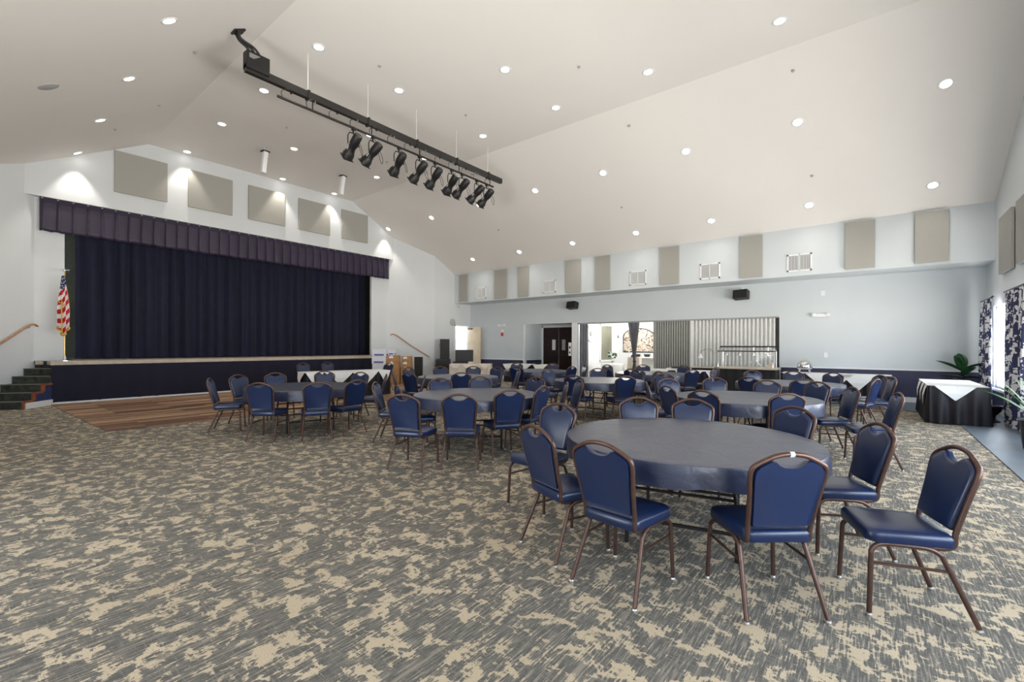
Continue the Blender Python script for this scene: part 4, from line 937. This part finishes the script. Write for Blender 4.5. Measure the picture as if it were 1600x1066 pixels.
carton(bx_+.45, by_+.62, .91, .44, .42, .22, 36, M['carton'], 'brown carton on top of the left brown stack', lab=1)
carton(bx_+.40, by_+.60, 1.135, .26, .2, .22, 30, M['cartonwhite'], 'small white carton on top of the left brown stack', stripe=1)
carton(bx_+.65, by_+1.12, .0, .38, .40, .68, 34, M['carton'], 'brown carton on the floor in the right brown stack')
carton(bx_+.65, by_+1.12, .685, .36, .36, .20, 34, M['carton'], 'small brown carton in the middle of the right brown stack', lab=1)
carton(bx_+.65, by_+1.12, .89, .34, .34, .20, 34, M['carton'], 'small brown carton on top of the right brown stack', lab=1)
pa(bx_+.78, by_+1.62, 0, .30, .34, 1.06, 34, 'narrow black speaker leaning beside the brown cartons')

# ---------------------------------------------------------------- curtains on the window wall
def floral_curtain(ya, yb_, label, seed):
    t = thing('floral_curtain', label, 'curtain', (XR-.14, (ya+yb_)/2, 0), 0, 'floral window curtains')
    P(t, 'curtain_cloth', pleats((XR-.16, ya), (XR-.16, yb_), .02, 2.58, .055, .2, seed), M['floral'], smooth=True)
    P(t, 'curtain_rod', MB().tube([(XR-.16, ya-.1, 2.6), (XR-.16, yb_+.1, 2.6)], .016, 8).lathe([(.0, -.04), (.035, 0), (.0, .04)], (XR-.16, min(ya, yb_)-.12 if ya > yb_ else ya-.12, 2.6), 10), M['plastic'], smooth=True)
floral_curtain(14.45, 15.6, 'navy and white floral curtain in the far right corner behind the plant', 21)
floral_curtain(11.5, 13.1, 'navy and white floral curtain at the right edge of the photo', 22)
# potted plants
pp = thing('rubber_plant', 'dark green broad-leaved potted plant in the right corner', 'potted plant', (1.72, 15.55, 0))
P(pp, 'pot', MB().lathe([(.16, 0), (.20, .36), (.22, .38), (.19, .38), (.18, .33), (.0, .33)], (1.72, 15.55, 0), 24), M['plastic'], smooth=True)
P(pp, 'stem', MB().tube([(1.72, 15.55, .33), (1.74, 15.54, .7), (1.72, 15.55, 1.0)], .02, 8), M['legs'], smooth=True)
def leaf(base, az, el, Ln, Wd, droop, mat_, parent, name='leaf'):
    rows = []; d = Vector((math.cos(az), math.sin(az), 0)); s = Vector((-d.y, d.x, 0)); b = Vector(base)
    for j in range(9):
        t = j/8; wd = Wd*math.sin(PI*min(1, .06+t*.94))**.8*(1-.15*t)
        p = b+d*(Ln*t*math.cos(el))+Vector((0, 0, Ln*t*math.sin(el)-droop*t*t))
        rows.append([p+s*(wd*q)+Vector((0, 0, abs(q)*wd*.35)) for q in (-1, -.5, 0, .5, 1)])
    return P(parent, name, MB().grid(rows), mat_, smooth=True, thick=.004)
for k, (az, el, L_, Wd, zb) in enumerate([(200, 32, .46, .095, .9), (235, 75, .38, .10, .92), (-20, 25, .42, .09, .95), (300, 40, .34, .09, .8), (160, 10, .34, .08, .75), (20, -5, .36, .09, .78), (250, 5, .32, .09, .7), (100, 50, .3, .08, .95), (215, 62, .3, .08, 1.0)]):
    leaf((1.72, 15.55, zb), R(az), R(el), L_*1.35, Wd*1.5, .06, M['leaf'], pp)
pl = thing('palm_plant', 'bright green palm fronds in front of the right-edge curtain', 'potted plant', (1.88, 9.9, 0))
P(pl, 'pot', MB().lathe([(.15, 0), (.19, .42), (.21, .44), (.18, .44), (.17, .4), (.0, .4)], (1.88, 9.9, 0), 24), M['plastic'], smooth=True)
for k, (az, el) in enumerate([(150, 50), (175, 35), (120, 60), (200, 45), (90, 40), (240, 55), (165, 62), (135, 30)]):
    leaf((1.88, 9.9, .42), R(az), R(el+12), .85, .025, .2, M['palm'], pl)
pd_ = thing('pedestal_planter', 'dark flared pedestal planter on the floor under the window', 'planter', (1.86, 13.0, 0))
pd_.location = (1.86, 13.0, 0)
P(pd_, 'pedestal', MB().lathe([(.11, 0), (.12, .03), (.05, .08), (.05, .14), (.13, .24), (.15, .34), (.13, .34), (.1, .26), (.0, .2)], (1.86, 13.0, 0), 24), M['plastic'], smooth=True)
# side room furniture
fw = thing('side_table', 'white-draped table with flowers in the side room', 'table', (-8.65, 17.7, 0))
P(fw, 'table_drape', MB().lathe([(.0, .76), (.45, .76), (.47, .74), (.50, .4), (.52, .02)], (-8.65, 17.7, 0), 36), M['linen'], smooth=True)
vs = thing('flower_vase', 'white flowers in a vase on the draped table in the side room', 'flowers', (-8.6, 17.6, .765))
P(vs, 'vase', MB().lathe([(.05, 0), (.07, .08), (.04, .2), (.05, .24)], (-8.6, 17.6, .765), 14), M['chrome'], smooth=True)
mbf = MB(); mbl = MB(); r_ = random.Random(3)
for k in range(16):
    c_ = Vector((-8.6+r_.uniform(-.22, .22), 17.6+r_.uniform(-.15, .15), 1.12+r_.uniform(-.12, .14)))
    (mbf if k % 2 else mbl).lathe([(.0, -.05), (.05, -.02), (.055, .02), (.0, .05)], c_, 8)
P(vs, 'blossoms', mbf, M['label'], smooth=True); P(vs, 'foliage', mbl, M['leaf'], smooth=True)
for x in (-8.24, -8.08): tag(MB().tube([(x, 18.45, .76), (x, 18.45, 1.45)], .02, 8).build('candle', M['label'], smooth=True), 'tall white candle beside the flowers, %s of two' % ('left' if x < -8.2 else 'right'), 'candle', 'tall candles in the side room')
tag(MB().lathe([(.0, .76), (.22, .76), (.24, .02)], (-8.15, 18.45, 0), 24).build('candle_table', M['linen'], smooth=True), 'white-draped stand under the two tall candles', 'table')
cc = thing('covered_stand', 'cream pleated cover over a stand with a black cap in the side room', 'covered stand', (-7.75, 17.9, 0))
P(cc, 'cover', pleats((-8.0, 17.75), (-7.5, 17.75), .02, 1.05, .03, .09, 4), M['cream'], smooth=True)
P(cc, 'stand_body', MB().box((-7.98, 17.8, 0), (-7.52, 18.1, 1.04)), M['cream'])
P(cc, 'black_cap', MB().lathe([(.13, 0), (.12, .06), (.06, .12), (.0, .13)], (-7.78, 17.9, 1.05), 16), M['plastic'], smooth=True)
for i, (x, y) in enumerate([(-6.75, 17.4), (-6.4, 18.1)]):
    t = thing('side_room_chair', 'black chair in the side room, %s of two' % ('nearer' if i == 0 else 'farther'), 'chair', (x, y, 0), R(150), 'black chairs in the side room')
    MB().box((-.22, -.2, .42), (.22, .22, .47)).build('seat', M['plastic'], t, bevel=.01)
    MB().box((-.21, -.24, .5), (.21, -.2, .95)).build('backrest', M['plastic'], t, bevel=.01)
    for sx in (-1, 1):
        MB().tube([(sx*.2, -.22, .95), (sx*.2, -.22, 0)], .014, 6).build('leg', M['glide'], t)
        MB().tube([(sx*.2, .2, .42), (sx*.2, .2, 0)], .014, 6).build('leg', M['glide'], t)

# ---------------------------------------------------------------- ceiling lamps
LX = [-16.5, -13.7, -11.13, -8.65, -6.2, -3.82, -1.34, 1.09]
names_x = ['over the stage bulkhead', 'one step from the stage', 'two steps from the stage', 'three steps from the stage', 'four steps from the stage', 'three steps from the window wall', 'two steps from the window wall', 'nearest the window wall']
def ceil_rot(y):
    return Matrix.Rotation(math.atan(MS), 3, 'X') if y < Y1 else (Matrix.Rotation(-math.atan(MS), 3, 'X') if y > Y2 else Matrix.Identity(3))
def downlight(x, y, label, wash=False):
    z = zc(y); rt = ceil_rot(y)
    t = thing('recessed_light', label, 'ceiling light', (x, y, z), 0, 'recessed ceiling lights')
    MB().lathe([(.085, -.002), (.105, -.012), (.125, -.008), (.13, .0)], (0, 0, 0), 28, rt).build('trim_ring', M['white'], t, smooth=True)
    MB().lathe([(.0, -.004), (.088, -.004), (.088, .0), (.0, .0)], (0, 0, 0), 24, rt).build('lamp_lens', M['lens'], t)
    li = bpy.data.lights.new('downlight', 'SPOT'); li.energy = WASH_W if wash else LAMP_W; li.shadow_soft_size = .05
    li.spot_size = R(70 if wash else 140); li.spot_blend = .55 if wash else 1.0; li.color = (1, .93, .84)
    lo = bpy.data.objects.new('downlight', li); C.objects.link(lo); lo.parent = t; lo.location = (0, 0, -.06)
ROW = {2.19: 'left slope', 4.64: 'left of the flat ceiling', 6.58: 'middle of the flat ceiling', 7.5: 'centre of the flat ceiling', 9.5: 'right of the flat ceiling', 12.03: 'right slope', 14.4: 'foot of the right slope'}
DL = {2.19: [0, 1, 2, 3], 4.64: [0, 1, 2, 3], 9.5: list(range(0, 7)), 12.03: list(range(0, 8)), 14.4: list(range(1, 8))}
for y, ks in DL.items():
    for k in ks: downlight(LX[k]+(.0 if k else .0), y, 'recessed light at the %s, %s' % (ROW[y], names_x[k]), k == 0)
for k, y in [(0, 7.52), (1, 6.58), (2, 7.49), (3, 6.59), (4, 7.51)]:
    downlight(LX[k], y, 'recessed light along the centre line, %s' % names_x[k], k == 0)
tag(MB().lathe([(.0, -.02), (.12, -.02), (.15, -.01), (.15, 0), (.0, 0)], (0, 0, 0), 24, ceil_rot(1.1)).build('ceiling_speaker', M['grey_grille'], smooth=True), 'flat grey round speaker grille at the left end of the ceiling', 'ceiling speaker').location = (-11.25, 1.12, zc(1.12))
SP = [(-9.9, 2.9), (-13.0, 3.1), (-8.2, 5.75), (-8.2, 8.35), (-4.9, 8.4), (-1.3, 10.9), (-4.9, 10.95), (-10.4, 10.9), (-12.5, 5.8), (-12.3, 8.9), (-11.2, 13.2), (-14.6, 2.6), (-6.2, 13.3), (-1.2, 13.5)]
SPL = ['beside the cable plate on the left slope', 'left of the left column speaker on the slope crease', 'just right of the black cable box', 'halfway between the bar and the photo top, left', 'near the photo top over the middle of the hall', 'high at right between the two biggest lamps', 'above the drapes table on the slope edge', 'right behind the row of black spotlights', 'above the left column speaker', 'above the right column speaker', 'on the right slope left of the soffit panels', 'farthest left on the left slope', 'on the right slope above the middle soffit vent', 'on the right slope above the right soffit panels']
for i, (x, y) in enumerate(SP):
    o = MB().lathe([(.035, 0), (.035, -.006), (.012, -.01), (.012, -.03), (.022, -.035), (.0, -.04)], (0, 0, 0), 12, ceil_rot(y)).build('sprinkler_head', M['grey_grille'], smooth=True)
    o.location = (x, y, zc(y)); tag(o, 'tiny grey ceiling sprinkler '+SPL[i], 'sprinkler', 'ceiling sprinklers')
# column speakers on the ceiling near the stage
def column(x, y, label):
    t = thing('column_speaker', label, 'speaker', (x, y, ZT), R(8), 'white column speakers on the ceiling')
    rows = [(Vector((.00+.13*math.sin(k/8*1.2)*-1+.05, 0, -.12-.62*k/8))) for k in range(9)]
    mb = MB(); v = []; f = []
    for k, p in enumerate(rows):
        tl = .12*(k/8)
        for a, b in ((-.06, -.065), (.06, -.065), (.06, .065), (-.06, .065)): v.append((p.x+a, p.y+b, p.z))
    for k in range(8): f += [(k*4+j, k*4+(j+1) % 4, k*4+4+(j+1) % 4, k*4+4+j) for j in range(4)]
    f += [(3, 2, 1, 0), (32, 33, 34, 35)]
    MB().add(v, f).build('speaker_body', M['white'], t, bevel=.01)
    MB().box((-.06, -.10, -.14), (.12, .10, -.11)).build('top_plate', M['plastic'], t)
    MB().tube([(0, 0, 0), (0, 0, -.12)], .012, 8).build('hanger', M['white'], t)
column(-14.32, 5.99, 'white curved column speaker hanging left, before the stage')
column(-14.28, 8.52, 'white curved column speaker hanging right, before the stage')

# ---------------------------------------------------------------- stage lighting bar
bX = -9.0; bz = 6.52
lb = thing('lighting_bar', 'long black overhead bar with cable box carrying the stage spotlights', 'lighting bar', (bX, 7, bz))
P(lb, 'raceway', MB().box((bX-.05, 3.42, bz), (bX+.05, 10.72, bz+.14)), plain('raceway_black', (.015, .014, .013), .35))
P(lb, 'feed_box', MB().box((bX-.09, 3.42, bz+.06), (bX+.09, 3.82, bz+.38)), M['plastic'], bevel=.006)
mb = MB()
for k in range(4): mb.box((bX+.091, 3.46, bz+.32-k*.022), (bX+.093, 3.64-.03*k, bz+.332-k*.022))
P(lb, 'box_print', mb, M['print'])
P(lb, 'ceiling_plate', MB().box((bX-.09, 3.2, zc(3.3)-.03), (bX+.09, 3.4, zc(3.3)+.03), ceil_rot(3.3)), M['plastic'])
for k in range(3):
    P(lb, 'conduit', MB().tube(spline([(bX-.06+.06*k, 3.28, zc(3.3)-.02), (bX-.04+.04*k, 3.34, 7.06), (bX-.04+.04*k, 3.46+.05*k, 7.0), (bX-.02+.02*k, 3.55+.07*k, bz+.37)], 5), .022, 8), M['plastic'], smooth=True)
for y in (4.6, 6.0, 7.4, 8.8, 10.1):
    P(lb, 'hanger_rod', MB().tube([(bX, y, bz+.12), (bX, y, zc(y))], .005, 6), M['white'])
    P(lb, 'rod_clamp', MB().box((bX-.065, y-.025, bz-.02), (bX+.065, y+.025, bz+.16)), M['legs'])
    P(lb, 'drop_bracket', MB().tube([(bX, y+.1, bz), (bX-.0, y+.1, bz-.2)], .012, 6), M['legs'])
P(lb, 'lamp_pipe', MB().tube([(bX, 4.0, bz-.20), (bX, 10.35, bz-.20)], .026, 10), M['legs'], smooth=True)
for k in range(13):
    y = 4.25+k*.49
    P(lb, 'outlet_plug', MB().tube([(bX+.02, y, bz), (bX+.02, y, bz-.06)], .018, 6), M['glide'] if k % 2 else M['plastic'])
    P(lb, 'pigtail', MB().tube(spline([(bX+.03, y, bz-.04), (bX+.07, y-.08, bz-.02), (bX+.06, y-.2, bz-.1), (bX+.02, y-.17, bz-.18)], 4), .007, 5), M['plastic'])
def spot_proto(label):
    t = thing('stage_spotlight', label, 'spotlight', (0, 0, 0), 0, 'black stage spotlights on the bar')
    MB().tube([(0, 0, .03), (0, 0, -.10)], .02, 8).box((-.035, -.03, -.03), (.035, .03, .035)).build('clamp', M['plastic'], t)
    MB().tube([(0, -.13, -.36), (0, -.13, -.18), (0, -.09, -.10), (0, .09, -.10), (0, .13, -.18), (0, .13, -.36)], .012, 6).build('yoke', M['plastic'], t)
    ax = Matrix.Rotation(R(-128), 3, 'Y')      # beam axis: down and towards the stage
    prof = [(.0, -.27), (.08, -.27), (.098, -.23), (.10, -.03), (.088, .02), (.08, .08), (.10, .16), (.125, .22), (.13, .33), (.11, .33), (.10, .28), (.0, .28)]
    MB().lathe(prof, (0, 0, -.36), 18, ax).build('lamp_barrel', M['plastic'], t, smooth=True)
    MB().box((-.12, -.12, .325), (.12, .12, .335)).build('gel_frame', M['plastic'], t).matrix_local = Matrix.Translation((0, 0, -.36)) @ ax.to_4x4()
    MB().box((-.02, -.092, .05), (.02, -.085, .15)).build('badge', M['print'], t).matrix_local = Matrix.Translation((0, 0, -.36)) @ ax.to_4x4()
    MB().tube(spline([(.15, .03, -.28), (.22, .08, -.5), (.16, .12, -.6), (.1, .1, -.42), (.03, .03, -.02)], 5), .006, 5).build('safety_cable', M['legs'], t)
    return t
YL = [5.63, 6.13, 6.86, 7.50, 8.02, 8.62, 9.02, 9.62, 10.05]
sp0 = None
for i, y in enumerate(YL):
    l = 'black stage spotlight on the overhead bar, %s from the left' % ORD[i]
    if sp0 is None: sp0 = spot_proto(l); sp0.location = (bX, y, bz-.225)
    else:
        o = dup(sp0, (bX, y, bz-.225), R([0, 14, -4, 4, 0, -6, 5, 12, 3][i]), l)
